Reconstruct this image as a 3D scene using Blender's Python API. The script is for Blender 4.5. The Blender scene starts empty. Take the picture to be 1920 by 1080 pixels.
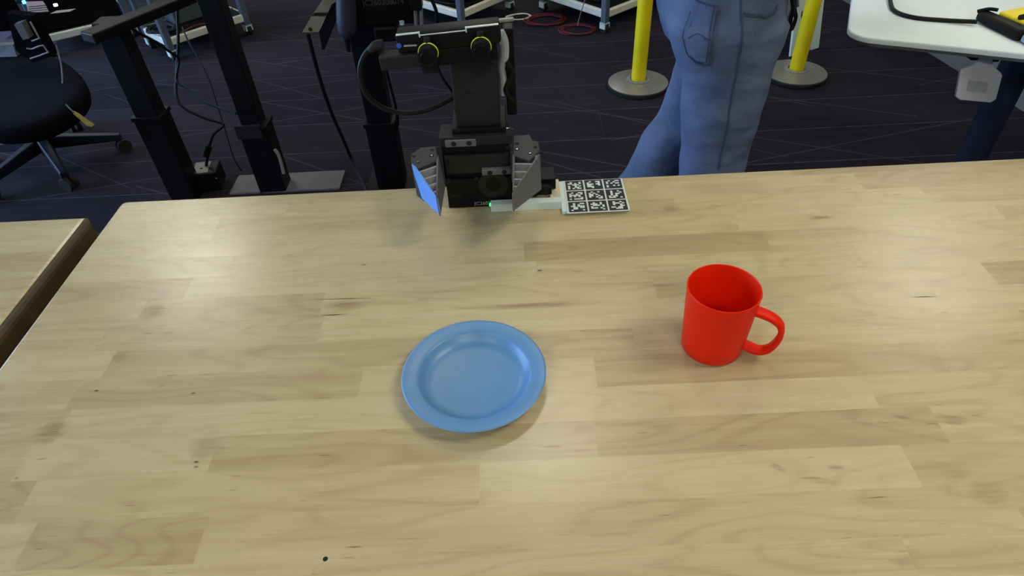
import bpy, bmesh, math, random
from mathutils import Vector, Matrix
random.seed(7)
S = bpy.context.scene
COL = S.collection
PI = math.pi

# ------------------------------------------------------------------ camera
CF, CPITCH, CROLL, CYAW = 1215.0, 42.3, -3.5, 1.3
CAM = Vector((0, 0, 1.33))
def cam_axes():
    p, r, y = math.radians(CPITCH), math.radians(CROLL), math.radians(CYAW)
    fw = Vector((0, math.cos(p), -math.sin(p))); ri = Vector((1, 0, 0)); up = ri.cross(fw)
    r2 = ri * math.cos(r) + up * math.sin(r); u2 = -ri * math.sin(r) + up * math.cos(r)
    R = Matrix.Rotation(y, 3, 'Z')
    return R @ r2, R @ u2, R @ fw
RI, UP, FW = cam_axes()
cd = bpy.data.cameras.new('camera'); co = bpy.data.objects.new('camera', cd); COL.objects.link(co)
cd.sensor_width = 36; cd.lens = 36 * CF / 1920; cd.clip_start = .02; cd.clip_end = 60
M = Matrix((RI, UP, -FW)).transposed().to_4x4(); M.translation = CAM
co.matrix_world = M
S.camera = co
def ray(x, y): return FW + RI * ((x - 960) / CF) - UP * ((y - 540) / CF)
def pz(x, y, z=.76):               # measured photo point -> place on a level plane
    d = ray(x, y); return CAM + d * ((z - CAM.z) / d.z)
def py(x, y, yy):                  # measured photo point -> place on an upright plane
    d = ray(x, y); return CAM + d * (yy / d.y)

# ------------------------------------------------------------------ light
S.view_settings.view_transform = 'Standard'; S.view_settings.look = 'None'
S.view_settings.gamma = 1; S.view_settings.use_curve_mapping = False
S.view_settings.exposure = 0.5
W = bpy.data.worlds.new('world'); S.world = W; W.use_nodes = True
bg = W.node_tree.nodes['Background']; bg.inputs[0].default_value = (.55, .7, 1, 1); bg.inputs[1].default_value = .3
LAMP = 11.5          # brightness of the ceiling panels
PANELS = [(-2.1, 3.3, .40, 1.0, 'over the carts at the left'), (2.35, 2.85, .26, 1.0, 'beyond the grey partition'), (1.15, 3.8, .25, .5, 'over the cart by the barrier posts'), (.1, 1.9, .42, .42, 'straight above the person in jeans'), (1.6, .3, .9, .7, 'to the right of the work table'), (-1.5, -1.2, .8, .6, 'added as fill behind the second work table'), (.6, -1.7, 1.2, .6, 'added as fill behind the camera position'), (-.2, 5.6, 1.2, .6, 'in the middle by the back wall'), (-3.8, 5.5, 1.2, .6, 'at the left by the back wall'), (3.5, 6, 1.2, .6, 'at the right by the back wall')]  # two panels behind the camera are unseen, added to light the fronts
DAY = 300.0          # daylight through the windows on the left
def area(name, loc, rot, sx, sy, power, colr):
    l = bpy.data.lights.new(name, 'AREA'); l.shape = 'RECTANGLE'; l.size = sx; l.size_y = sy
    l.energy = power; l.color = colr
    o = bpy.data.objects.new(name, l); COL.objects.link(o); o.location = loc; o.rotation_euler = rot
    return o
area('window_daylight', (-5.8, 2.0, 1.6), (0, -PI / 2, 0), 2.0, 5.0, DAY, (.38, .6, 1))

# ------------------------------------------------------------------ helpers
def lin(c):
    return tuple(((v / 255) / 12.92 if v <= 10 else ((v / 255 + .055) / 1.055) ** 2.4) for v in c)
class MB:
    """collects shapes into one mesh"""
    def __init__(s): s.v = []; s.f = []; s.m = []
    def add(s, vs, fs, mi=0):
        b = len(s.v); s.v += [Vector(v) for v in vs]; s.f += [tuple(i + b for i in f) for f in fs]; s.m += [mi] * len(fs); return s
    def box(s, a, b, mi=0, M=None):
        x0, y0, z0 = a; x1, y1, z1 = b
        vs = [Vector(p) for p in ((x0,y0,z0),(x1,y0,z0),(x1,y1,z0),(x0,y1,z0),(x0,y0,z1),(x1,y0,z1),(x1,y1,z1),(x0,y1,z1))]
        if M: vs = [M @ v for v in vs]
        return s.add(vs, [(0,3,2,1),(4,5,6,7),(0,1,5,4),(1,2,6,5),(2,3,7,6),(3,0,4,7)], mi)
    def rbox(s, a, b, r=.004, seg=2, M=None, mi=0):     # box with rounded edges
        bm = bmesh.new(); bmesh.ops.create_cube(bm, size=1)
        c = (Vector(a) + Vector(b)) / 2; d = Vector(b) - Vector(a)
        for v in bm.verts: v.co = Vector((v.co.x * d.x, v.co.y * d.y, v.co.z * d.z)) + c
        bmesh.ops.bevel(bm, geom=bm.edges[:], offset=r, segments=seg, profile=.5, affect='EDGES')
        vs = [(M @ v.co if M else v.co.copy()) for v in bm.verts]; bm.verts.index_update()
        s.add(vs, [tuple(v.index for v in f.verts) for f in bm.faces], mi); bm.free(); return s
    def hexa(s, P8, mi=0):                               # eight corners: bottom loop, top loop
        return s.add(P8, [(0,3,2,1),(4,5,6,7),(0,1,5,4),(1,2,6,5),(2,3,7,6),(3,0,4,7)], mi)
    def prism(s, poly, d, mi=0):                         # polygon (3-d points) swept by vector d
        n = len(poly); d = Vector(d); vs = [Vector(p) for p in poly] + [Vector(p) + d for p in poly]
        fs = [tuple(reversed(range(n))), tuple(range(n, 2 * n))] + [(i, (i + 1) % n, n + (i + 1) % n, n + i) for i in range(n)]
        return s.add(vs, fs, mi)
    def cyl(s, p0, p1, r0, r1=None, n=20, mi=0, cap=True):
        r1 = r0 if r1 is None else r1; p0 = Vector(p0); p1 = Vector(p1); a = (p1 - p0).normalized()
        t = Vector((0, 0, 1)) if abs(a.z) < .9 else Vector((1, 0, 0)); u = a.cross(t).normalized(); w = a.cross(u)
        vs = []
        for p, r in ((p0, r0), (p1, r1)):
            vs += [p + (u * math.cos(2*PI*i/n) + w * math.sin(2*PI*i/n)) * r for i in range(n)]
        fs = [(i, n + i, n + (i+1) % n, (i+1) % n) for i in range(n)]
        if cap: fs += [tuple(range(n)), tuple(reversed(range(n, 2*n)))]
        return s.add(vs, fs, mi)
    def tube(s, pts, r, n=8, sub=6, closed=False, mi=0, rad=None):
        P = [Vector(p) for p in pts]
        if len(P) > 2 and sub > 1:
            Q = []; RR = []
            for i in range(len(P) - 1):
                p0 = P[max(i-1, 0)]; p1 = P[i]; p2 = P[i+1]; p3 = P[min(i+2, len(P)-1)]
                for k in range(sub):
                    t = k / sub; t2 = t*t; t3 = t2*t
                    Q.append(.5*((2*p1) + (p2-p0)*t + (2*p0-5*p1+4*p2-p3)*t2 + (3*p1-p0-3*p2+p3)*t3))
                    if rad: RR.append(rad[i]*(1-t) + rad[i+1]*t)
            Q.append(P[-1]);
            if rad: RR.append(rad[-1]); rad = RR
            P = Q
        vs = []; N = len(P); prev = None
        for i, p in enumerate(P):
            a = (P[min(i+1, N-1)] - P[max(i-1, 0)]).normalized()
            if prev is None:
                t = Vector((0, 0, 1)) if abs(a.z) < .9 else Vector((1, 0, 0)); u = a.cross(t).normalized()
            else: u = (prev - a * prev.dot(a)).normalized()
            prev = u; w = a.cross(u); rr = rad[i] if rad else r
            vs += [p + (u * math.cos(2*PI*k/n) + w * math.sin(2*PI*k/n)) * rr for k in range(n)]
        fs = [(i*n + k, i*n + (k+1) % n, (i+1)*n + (k+1) % n, (i+1)*n + k) for i in range(N-1) for k in range(n)]
        fs += [tuple(reversed(range(n))), tuple(range((N-1)*n, N*n))]
        return s.add(vs, fs, mi)
    def lathe(s, prof, c=(0, 0, 0), n=48, mi=0):         # profile of (r, z) round a vertical axis
        c = Vector(c); vs = []; fs = []; idx = []
        for r, z in prof:
            if r < 1e-6: idx.append([len(vs)]); vs.append(c + Vector((0, 0, z)))
            else:
                idx.append(list(range(len(vs), len(vs) + n)))
                vs += [c + Vector((r*math.cos(2*PI*k/n), r*math.sin(2*PI*k/n), z)) for k in range(n)]
        for a, b in zip(idx, idx[1:]):
            for k in range(n):
                q = [a[k % len(a)], a[(k+1) % len(a)], b[(k+1) % len(b)], b[k % len(b)]]
                q = list(dict.fromkeys(q))
                if len(q) > 2: fs.append(tuple(q))
        return s.add(vs, fs, mi)
    def loft(s, rings, mi=0):
        n = len(rings[0]); vs = [v for r in rings for v in r]
        fs = [(i*n + k, i*n + (k+1) % n, (i+1)*n + (k+1) % n, (i+1)*n + k) for i in range(len(rings)-1) for k in range(n)]
        fs += [tuple(reversed(range(n))), tuple(range((len(rings)-1)*n, len(rings)*n))]
        return s.add(vs, fs, mi)
    def build(s, name, m, parent=None, smooth=False, local=False, bevel=0, angle=35):
        off = Vector((0, 0, 0))
        if parent and not local:
            q = parent
            while q: off += q.location; q = q.parent
        me = bpy.data.meshes.new(name); me.from_pydata([v - off for v in s.v], [], s.f)
        ms = m if isinstance(m, (list, tuple)) else [m]
        for k in ms: me.materials.append(k)
        for p, i in zip(me.polygons, s.m): p.material_index = i
        bm = bmesh.new(); bm.from_mesh(me); bmesh.ops.recalc_face_normals(bm, faces=bm.faces); bm.to_mesh(me); bm.free()
        if smooth:
            for p in me.polygons: p.use_smooth = True
            me.set_sharp_from_angle(angle=math.radians(angle))
        o = bpy.data.objects.new(name, me); COL.objects.link(o); o.parent = parent
        if bevel:
            b = o.modifiers.new('bevel', 'BEVEL'); b.width = bevel; b.segments = 2; b.limit_method = 'ANGLE'
        return o
def tag(o, label, cat, group=None):
    o['label'] = label; o['category'] = cat
    if group: o['group'] = group
    return o
def thing(name, label, cat, loc=(0, 0, 0), rz=0, group=None):
    o = bpy.data.objects.new(name, None); COL.objects.link(o); o.location = loc; o.rotation_euler = (0, 0, rz)
    o.empty_display_size = .05
    return tag(o, label, cat, group)
def struct(o): o['kind'] = 'structure'; return o
def copy_tree(o, parent=None):
    c = o.copy(); COL.objects.link(c); c.parent = parent
    for ch in list(o.children): copy_tree(ch, c)
    return c

# ------------------------------------------------------------------ materials
def nt(m): return m.node_tree.nodes, m.node_tree.links
def mat(name, c, rough=.5, metal=0, spec=.5, var=.12, scale=30, bump=0, coat=0, emit=0, stretch=(1, 1, 1)):
    m = bpy.data.materials.new(name); m.use_nodes = True; N, L = nt(m); b = N['Principled BSDF']
    c = lin(c)
    tc = N.new('ShaderNodeTexCoord'); mp = N.new('ShaderNodeMapping'); mp.inputs['Scale'].default_value = stretch
    L.new(tc.outputs['Object'], mp.inputs[0])
    no = N.new('ShaderNodeTexNoise'); no.inputs['Scale'].default_value = scale; no.inputs['Detail'].default_value = 4
    L.new(mp.outputs[0], no.inputs[0])
    cr = N.new('ShaderNodeValToRGB'); cr.color_ramp.elements[0].position = .3; cr.color_ramp.elements[1].position = .7
    cr.color_ramp.elements[0].color = (*[v * (1 - var) for v in c], 1); cr.color_ramp.elements[1].color = (*[min(1, v * (1 + var)) for v in c], 1)
    L.new(no.outputs[0], cr.inputs[0]); L.new(cr.outputs[0], b.inputs['Base Color'])
    b.inputs['Roughness'].default_value = rough; b.inputs['Metallic'].default_value = metal
    b.inputs['Specular IOR Level'].default_value = spec; b.inputs['Coat Weight'].default_value = coat
    if bump:
        bp = N.new('ShaderNodeBump'); bp.inputs['Strength'].default_value = bump; bp.inputs['Distance'].default_value = .002
        L.new(no.outputs[0], bp.inputs['Height']); L.new(bp.outputs[0], b.inputs['Normal'])
    if emit:
        b.inputs['Emission Color'].default_value = (*c, 1); b.inputs['Emission Strength'].default_value = emit
    return m
def math_node(N, L, op, a, b=None):
    n = N.new('ShaderNodeMath'); n.operation = op
    for i, v in enumerate((a, b)):
        if v is None: continue
        if isinstance(v, (int, float)): n.inputs[i].default_value = v
        else: L.new(v, n.inputs[i])
    return n.outputs[0]
def wood(name):
    m = bpy.data.materials.new(name); m.use_nodes = True; N, L = nt(m); b = N['Principled BSDF']
    tc = N.new('ShaderNodeTexCoord'); oi = N.new('ShaderNodeObjectInfo'); sep = N.new('ShaderNodeSeparateColor')
    L.new(oi.outputs['Color'], sep.inputs[0])
    cmb = N.new('ShaderNodeCombineXYZ')
    L.new(math_node(N, L, 'MULTIPLY', sep.outputs[1], 37.0), cmb.inputs[0]); L.new(math_node(N, L, 'MULTIPLY', sep.outputs[1], 11.0), cmb.inputs[1])
    L.new(math_node(N, L, 'MULTIPLY', sep.outputs[1], 5.0), cmb.inputs[2])
    add = N.new('ShaderNodeVectorMath'); add.operation = 'ADD'; L.new(tc.outputs['Object'], add.inputs[0]); L.new(cmb.outputs[0], add.inputs[1])
    def noise(sx, sy, detail, rough=.5):
        mp = N.new('ShaderNodeMapping'); mp.inputs['Scale'].default_value = (sx, sy, sy); L.new(add.outputs[0], mp.inputs[0])
        n = N.new('ShaderNodeTexNoise'); n.inputs['Scale'].default_value = 1; n.inputs['Detail'].default_value = detail; n.inputs['Roughness'].default_value = rough
        L.new(mp.outputs[0], n.inputs[0]); return n.outputs[0]
    fine = noise(14, 420, 3, .6); mid = noise(3, 70, 3); cath = noise(2.6, 13, 1.5); fleck = noise(30, 320, 1); blot = noise(5, 22, 2)
    # growth-ring contour lines
    ring = math_node(N, L, 'SINE', math_node(N, L, 'MULTIPLY', cath, 42.0))
    ring = math_node(N, L, 'POWER', math_node(N, L, 'ABSOLUTE', ring), 9.0)
    tone = math_node(N, L, 'MULTIPLY', math_node(N, L, 'SUBTRACT', sep.outputs[0], .5), .50)
    t = math_node(N, L, 'ADD', math_node(N, L, 'MULTIPLY', math_node(N, L, 'SUBTRACT', fine, .5), .22), math_node(N, L, 'MULTIPLY', math_node(N, L, 'SUBTRACT', mid, .5), .24))
    t = math_node(N, L, 'ADD', t, tone)
    t = math_node(N, L, 'ADD', t, math_node(N, L, 'MULTIPLY', math_node(N, L, 'SUBTRACT', blot, .5), .26))
    t = math_node(N, L, 'SUBTRACT', t, math_node(N, L, 'MULTIPLY', ring, .10))
    fl = math_node(N, L, 'MULTIPLY', math_node(N, L, 'MAXIMUM', math_node(N, L, 'SUBTRACT', fleck, .73), 0), 5.0)
    t = math_node(N, L, 'SUBTRACT', t, fl)
    t = math_node(N, L, 'ADD', t, .55)
    cr = N.new('ShaderNodeValToRGB'); E = cr.color_ramp.elements
    E[0].position = 0; E[0].color = (.22, .145, .062, 1); E[1].position = 1; E[1].color = (.62, .545, .335, 1)
    e = E.new(.3); e.color = (.37, .285, .145, 1); e = E.new(.6); e.color = (.515, .425, .235, 1)
    L.new(t, cr.inputs[0]); L.new(cr.outputs[0], b.inputs['Base Color'])
    L.new(math_node(N, L, 'ADD', math_node(N, L, 'MULTIPLY', mid, .14), WOOD_ROUGH), b.inputs['Roughness'])
    b.inputs['Specular IOR Level'].default_value = .5
    bp = N.new('ShaderNodeBump'); bp.inputs['Strength'].default_value = .05; bp.inputs['Distance'].default_value = .001
    L.new(fine, bp.inputs['Height']); L.new(bp.outputs[0], b.inputs['Normal'])
    return m
def carpet(name, dark=1.0):
    m = bpy.data.materials.new(name); m.use_nodes = True; N, L = nt(m); b = N['Principled BSDF']
    tc = N.new('ShaderNodeTexCoord'); oi = N.new('ShaderNodeObjectInfo')
    geo = N.new('ShaderNodeNewGeometry')
    def lines(ang, freq, width, nscale, thr, ofs):
        mp = N.new('ShaderNodeMapping'); mp.inputs['Rotation'].default_value = (0, 0, math.radians(ang)); mp.inputs['Location'].default_value = (ofs, ofs * 1.7, 0)
        L.new(geo.outputs['Position'], mp.inputs[0])
        sx = N.new('ShaderNodeSeparateXYZ'); L.new(mp.outputs[0], sx.inputs[0])
        fr = math_node(N, L, 'FRACT', math_node(N, L, 'MULTIPLY', sx.outputs[1], freq))
        ln = math_node(N, L, 'LESS_THAN', fr, width * freq)
        no = N.new('ShaderNodeTexNoise'); no.inputs['Scale'].default_value = nscale; no.inputs['Detail'].default_value = 0
        m2 = N.new('ShaderNodeMapping'); m2.inputs['Scale'].default_value = (.5, 2.2, 1); L.new(mp.outputs[0], m2.inputs[0]); L.new(m2.outputs[0], no.inputs[0])
        return math_node(N, L, 'MULTIPLY', ln, math_node(N, L, 'GREATER_THAN', no.outputs[0], thr))
    a = lines(-14, 3.1, .007, 2.2, .47, 3.1); c2 = lines(24, 2.7, .007, 2.2, .48, 7.7); d = lines(33, 2.2, .006, 2.0, .5, 1.3)
    s = math_node(N, L, 'MAXIMUM', math_node(N, L, 'MAXIMUM', a, c2), d)
    no = N.new('ShaderNodeTexNoise'); no.inputs['Scale'].default_value = 260; no.inputs['Detail'].default_value = 2; L.new(geo.outputs['Position'], no.inputs[0])
    mp = N.new('ShaderNodeMapping'); mp.inputs['Scale'].default_value = (2, 40, 1); L.new(geo.outputs['Position'], mp.inputs[0])
    st = N.new('ShaderNodeTexNoise'); st.inputs['Scale'].default_value = 1; st.inputs['Detail'].default_value = 3; L.new(mp.outputs[0], st.inputs[0])
    v = math_node(N, L, 'ADD', math_node(N, L, 'MULTIPLY', no.outputs[0], .6), math_node(N, L, 'MULTIPLY', st.outputs[0], .55))
    v = math_node(N, L, 'ADD', v, math_node(N, L, 'MULTIPLY', oi.outputs['Random'], .22))
    v = math_node(N, L, 'ADD', math_node(N, L, 'MULTIPLY', v, .62), math_node(N, L, 'MULTIPLY', s, .95))
    cr = N.new('ShaderNodeValToRGB'); E = cr.color_ramp.elements
    k = dark * CARPET
    E[0].position = .2; E[0].color = (.0138*k, .0108*k, .0165*k, 1); E[1].position = 1.25; E[1].color = (.066*k, .056*k, .078*k, 1)
    L.new(v, cr.inputs[0]); L.new(cr.outputs[0], b.inputs['Base Color']); b.inputs['Roughness'].default_value = .95; b.inputs['Specular IOR Level'].default_value = .1
    bp = N.new('ShaderNodeBump'); bp.inputs['Strength'].default_value = .4; bp.inputs['Distance'].default_value = .002
    L.new(no.outputs[0], bp.inputs['Height']); L.new(bp.outputs[0], b.inputs['Normal'])
    return m
WOOD_ROUGH = .20; CARPET = .66
M_wood = wood('birch_butcher_block'); M_carpet = carpet('carpet_plank'); M_seam = mat('carpet_seam', (70, 64, 80), .95, spec=.1)
M_black = mat('black_plastic', (9, 9, 11), .5, bump=.1, spec=.2); M_blackm = mat('black_powder_coat', (7, 7, 10), .55, spec=.2)
M_dark = mat('dark_grey_plastic', (29, 29, 30), .55, bump=.1, spec=.25); M_grey = mat('grey_print', (92, 92, 95), .6, bump=.3, scale=200)
M_lgrey = mat('light_grey_metal', (128, 128, 126), .4); M_hole = mat('hole_black', (4, 4, 5), .8)
M_blue = mat('blue_pad', (92, 150, 228), .55, bump=.05); M_white = mat('white_plastic', (206, 224, 216), .45, var=.03)
M_paper = mat('white_paper', (205, 212, 210), .7, var=.03); M_ink = mat('printed_black', (22, 24, 28), .6)
M_cream = mat('cream_print', (205, 198, 165), .6, var=.05); M_steel = mat('brushed_steel', (150, 147, 140), .36, metal=.6, scale=6, stretch=(1, 1, 60))
M_silver = mat('bright_screw', (210, 212, 215), .25, metal=1); M_rubber = mat('black_rubber', (14, 14, 15), .8)
M_cable = mat('black_cable', (9, 9, 11), .55, spec=.25); M_yellow = mat('yellow_paint', (240, 220, 6), .45, var=.05, scale=8)
M_lime = mat('lime_ring', (205, 225, 20), .5); M_red = mat('red_plastic', (224, 34, 1), .42, var=.03, scale=12, spec=.15)
M_plate = mat('blue_melamine', (90, 138, 184), .36, var=.03, scale=60, bump=.03); M_fabric = mat('black_chair_fabric', (12, 12, 18), .95, bump=.5, scale=300, spec=.05)
M_alu = mat('blue_grey_aluminium', (120, 134, 150), .35, metal=.5); M_shelf = mat('off_white_shelf', (222, 220, 202), .5, var=.06)
M_endshade = mat('shaded_end_grain', (74, 58, 34), .5, scale=40, var=.25)  # end grain with the shade of the table gap painted in
M_carrier = mat('jaw_grey', (52, 52, 55), .5, spec=.3)
M_wire = mat('red_wire', (96, 10, 18), .6); M_tablewhite = mat('white_laminate', (214, 222, 222), .4, var=.02); M_edge = mat('grey_edge_band', (120, 120, 118), .5)
M_navy = mat('navy_powder_coat', (34, 40, 62), .4); M_wall = mat('grey_wall_paint', (140, 140, 140), .8, var=.03); M_ceil = mat('dark_open_ceiling', (84, 84, 86), .9, var=.03)
M_shirt = mat('dark_knit', (22, 20, 24), .9, bump=.4, scale=120); M_skin = mat('skin', (190, 140, 115), .55); M_hair = mat('dark_hair', (35, 26, 20), .7)
M_floorgrey = mat('grey_steel_plate', (92, 90, 92), .5); M_yellowtag = mat('yellow_tag', (165, 150, 60), .6); M_green = mat('green_led', (30, 235, 110), .4, emit=1.6)
M_bled = mat('blue_led', (60, 150, 255), .4, emit=6); M_wled = mat('white_led', (255, 245, 235), .4, emit=10); M_logo = mat('blue_logo', (40, 90, 190), .5)
M_text = mat('pale_lettering', (150, 150, 150), .6); M_beige = mat('beige_metal', (128, 122, 104), .5)
M_diff = mat('lamp_diffuser', (255, 251, 236), .6, var=.01, emit=LAMP)
def denim(name):
    m = bpy.data.materials.new(name); m.use_nodes = True; N, L = nt(m); b = N['Principled BSDF']
    tc = N.new('ShaderNodeTexCoord')
    def noise(sc, de, st=(1, 1, 1)):
        mp = N.new('ShaderNodeMapping'); mp.inputs['Scale'].default_value = st; L.new(tc.outputs['Object'], mp.inputs[0])
        n = N.new('ShaderNodeTexNoise'); n.inputs['Scale'].default_value = sc; n.inputs['Detail'].default_value = de; L.new(mp.outputs[0], n.inputs[0]); return n.outputs[0]
    big = noise(7, 3); fine = noise(500, 2, (1, 1, .4)); fold = noise(9, 2, (1, 1, 2.2))
    v = math_node(N, L, 'ADD', math_node(N, L, 'MULTIPLY', big, .8), math_node(N, L, 'MULTIPLY', fine, .35))
    cr = N.new('ShaderNodeValToRGB'); E = cr.color_ramp.elements
    E[0].position = .3; E[0].color = (*lin((62, 72, 92)), 1); E[1].position = .85; E[1].color = (*lin((108, 122, 148)), 1)
    L.new(v, cr.inputs[0]); L.new(cr.outputs[0], b.inputs['Base Color']); b.inputs['Roughness'].default_value = .9; b.inputs['Specular IOR Level'].default_value = .15
    bp = N.new('ShaderNodeBump'); bp.inputs['Strength'].default_value = .5; bp.inputs['Distance'].default_value = .02
    b2 = N.new('ShaderNodeBump'); b2.inputs['Strength'].default_value = .3; b2.inputs['Distance'].default_value = .001
    L.new(fold, bp.inputs['Height']); L.new(fine, b2.inputs['Height']); L.new(bp.outputs[0], b2.inputs['Normal']); L.new(b2.outputs[0], b.inputs['Normal'])
    return m
M_denim = denim('faded_denim'); M_stitch = mat('denim_seam', (58, 68, 88), .9)

# ================================================================== the room
fl = struct(MB().box((-6, -3, -.12), (5, 8, -.0012)).build('floor', M_seam))
random.seed(3)
PWID, PLEN = .245, .98
for r in range(int((5.4 - .6) / PWID)):
    y0 = .62 + r * PWID; x = -3.4 + random.random() * PLEN
    while x < 2.4:
        MB().box((x, y0, -.0011), (x + PLEN - .002, y0 + PWID - .0075, 0)).build('carpet_plank', M_carpet, fl)
        x += PLEN
# the rest of the carpet, too far off to tell the planks apart
MB().box((-6, -3, -.0011), (5, .615, -.0005)).box((-6, 5.35, -.0011), (5, 8, -.0005)).box((-6, .615, -.0011), (-3.45, 5.35, -.0005)).box((3.4, .615, -.0011), (5, 5.35, -.0005)).build('far_carpet', M_carpet, fl)['kind'] = 'stuff'
struct(MB().box((-6, -3, 2.9), (5, 8, 3.0)).build('ceiling', M_ceil))
struct(MB().box((-6, 8, 0), (5, 8.1, 2.9)).build('wall_back', M_wall))
struct(MB().box((-6, -3.1, 0), (5, -3, 2.9)).build('wall_front', M_wall))
struct(MB().box((5, -3, 0), (5.1, 8, 2.9)).build('wall_far_right', M_wall))
wl = struct(MB().box((-6.1, -3, 0), (-6, 8, .5)).box((-6.1, -3, 2.65), (-6, 8, 2.9)).box((-6.1, -3, .5), (-6, -.6, 2.65)).box((-6.1, 4.6, .5), (-6, 8, 2.65)).build('wall_left', M_wall))
wn = MB()
for k in range(5): wn.box((-6.06, -.6 + k * 1.28, .5), (-6.02, -.52 + k * 1.28, 2.65))
wn.box((-6.06, -.6, .5), (-6.02, 4.6, .56)).box((-6.06, -.6, 2.59), (-6.02, 4.6, 2.65))
struct(wn.build('window_1', M_lgrey))
# low grey partition that runs back along the right-hand side
a, b = pz(1575, -3, 0), pz(1935, 219, 0); d = (b - a).normalized(); a = a - d * 1.2; b = b + d * .1; nrm = Vector((-d.y, d.x, 0))
if nrm.x < 0: nrm = -nrm
wr = struct(MB().hexa([a, b, b + nrm * .08, a + nrm * .08] + [p + Vector((0, 0, 1.15)) for p in (a, b, b + nrm * .08, a + nrm * .08)]).build('wall_right', mat('grey_partition', (104, 101, 98), .85, var=.03)))
# ceiling lamps (framed panels; the two behind the camera are added fill)
def panel(x, y, sx, sy, lab):
    t = thing('ceiling_light', lab, 'light', (x, y, 2.9), group='square ceiling light panels')
    MB().box((-sx/2-.03, -sy/2-.03, -.05), (-sx/2, sy/2+.03, -.001)).box((sx/2, -sy/2-.03, -.05), (sx/2+.03, sy/2+.03, -.001)).box((-sx/2, -sy/2-.03, -.05), (sx/2, -sy/2, -.001)).box((-sx/2, sy/2, -.05), (sx/2, sy/2+.03, -.001)).build('frame', M_white, t, local=True)
    MB().box((-sx/2, -sy/2, -.035), (sx/2, sy/2, -.02)).build('diffuser', M_diff, t, local=True)
for x, y, sx, sy, where in PANELS: panel(x, y, sx, sy, 'flat white ceiling light panel ' + where)

# ================================================================== work table
TZ, TH = .76, .038
YB = [.875, .8555, .811, .7665, .722, .678, .634, .590, .5455, .501, .4565, .412, .367, .320, .2725, .2275, .183, .138, .0935]
TX0, TX1 = -.6365, .887
JT = [([-.2, .43], [.1, 0, -.75]), ([-.36, .1, .52], [.3, .1, .25, -.3]), ([-.458, -.08, .233, .6], [.3, -.1, -.2, .25, 0]),
      ([-.47, -.02, .31, .68], [.25, .3, .2, .3, .1]), ([-.41, .004, .34], [.35, .25, -.55, .1]), ([-.452, .02, .45], [-.3, .4, .15, .15]),
      ([-.499, -.261, .17, .595], [.1, -.3, .1, .15, -.7]), ([-.53, -.254, .2, .51], [.05, -.15, .4, .15, .1]), ([-.501, .13, .592], [.4, -.25, .05, -.3]),
      ([-.522, -.19, .078, .466], [.2, -.35, .3, -.45, -.25]), ([-.5135, -.02, .37], [-.2, .4, .35, .1]), ([-.534, -.331, .068, .42], [-.1, .45, -.3, -.42, .1]),
      ([-.505, -.0515, .37], [-.3, .05, .35, -.1]), ([-.48, -.312, .444], [.25, -.55, .05, -.25]), ([-.5, -.2, .327], [.15, .2, .05, -.25]),
      ([-.3, .2, .6], [0, .2, -.2, .1]), ([-.45, .05, .5], [.1, 0, .2, -.1]), ([-.2, .3], [.2, -.2, 0])]
def round_corner(x0, x1, y0, y1, corners, r=.016, n=5):
    """outline of a board; corners is a set of rounded corners like 'tl'"""
    out = []
    for key, cx, cy, sx, sy, a0 in (('br', x1, y0, -1, 1, -90), ('tr', x1, y1, -1, -1, 0), ('tl', x0, y1, 1, -1, 90), ('bl', x0, y0, 1, 1, 180)):
        rr = min(r, (y1 - y0) * .95)
        if key in corners:
            for k in range(n + 1):
                t = math.radians(a0 + 90 * k / n); out.append((cx + sx*rr + math.cos(t)*rr, cy + sy*rr + math.sin(t)*rr))
        else: out.append((cx, cy))
    return out
def top(root, YB, JT, X0, X1, edge_r=.004, th=TH, ends=None):
    nr = len(JT); k = 0
    for i in range(nr):
        js, tones = JT[i]; xs = [X0] + [j for j in js if X0 < j < X1] + [X1]
        for q in range(len(xs) - 1):
            x0, x1, y1, y0 = xs[q], xs[q+1], YB[i], YB[i+1]; g = 0
            cs = set()
            if i == 0 and q == 0: cs.add('tl')
            if i == 0 and q == len(xs) - 2: cs.add('tr')
            if i == nr - 1 and q == 0: cs.add('bl')
            if i == nr - 1 and q == len(xs) - 2: cs.add('br')
            poly = round_corner(x0 + (g if q else 0), x1 - (g if q < len(xs) - 2 else 0), y0 + (g if i < nr - 1 else 0), y1 - (g if i else 0), cs)
            # profile: eased outer edges
            def ring(z, ins):
                o = []
                for x, y in poly:
                    x = min(max(x, X0 + ins), X1 - ins); y = min(max(y, YB[-1] + ins), YB[0] - ins); o.append(Vector((x, y, z)))
                return o
            e = edge_r; rings = [ring(TZ - th, e * .3)] + [ring(TZ - e + e * math.sin(t), e * (1 - math.cos(t))) for t in (0, .4, .8, 1.2, PI/2)]
            mb = MB().loft(rings)
            if ends:                                     # cut ends: end grain darkened to stand for shade
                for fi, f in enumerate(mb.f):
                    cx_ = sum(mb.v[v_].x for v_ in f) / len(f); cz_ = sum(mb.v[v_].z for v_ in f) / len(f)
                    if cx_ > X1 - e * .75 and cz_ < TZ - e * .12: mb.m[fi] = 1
            o = mb.build('stave', [M_wood, M_endshade] if ends else M_wood, root)
            o.color = (.5 + .5 * tones[q], random.random(), 0, 1)
def table_frame(root, x0, x1, y0, y1):
    for x in (x0 + .06, x1 - .06):
        for y in (y0 + .06, y1 - .06):
            MB().rbox((x - .025, y - .025, 0), (x + .025, y + .025, TZ - TH), .003).build('leg', M_blackm, root)
    MB().box((x0+.085, y0+.04, TZ-TH-.06), (x1-.085, y0+.07, TZ-TH-.0005)).box((x0+.085, y1-.07, TZ-TH-.06), (x1-.085, y1-.04, TZ-TH-.0005)).build('apron', M_blackm, root)
random.seed(11)
wt = thing('work_table', 'large pale birch butcher-block work table holding the blue plate and red mug', 'table', (.125, .48, 0))
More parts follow.
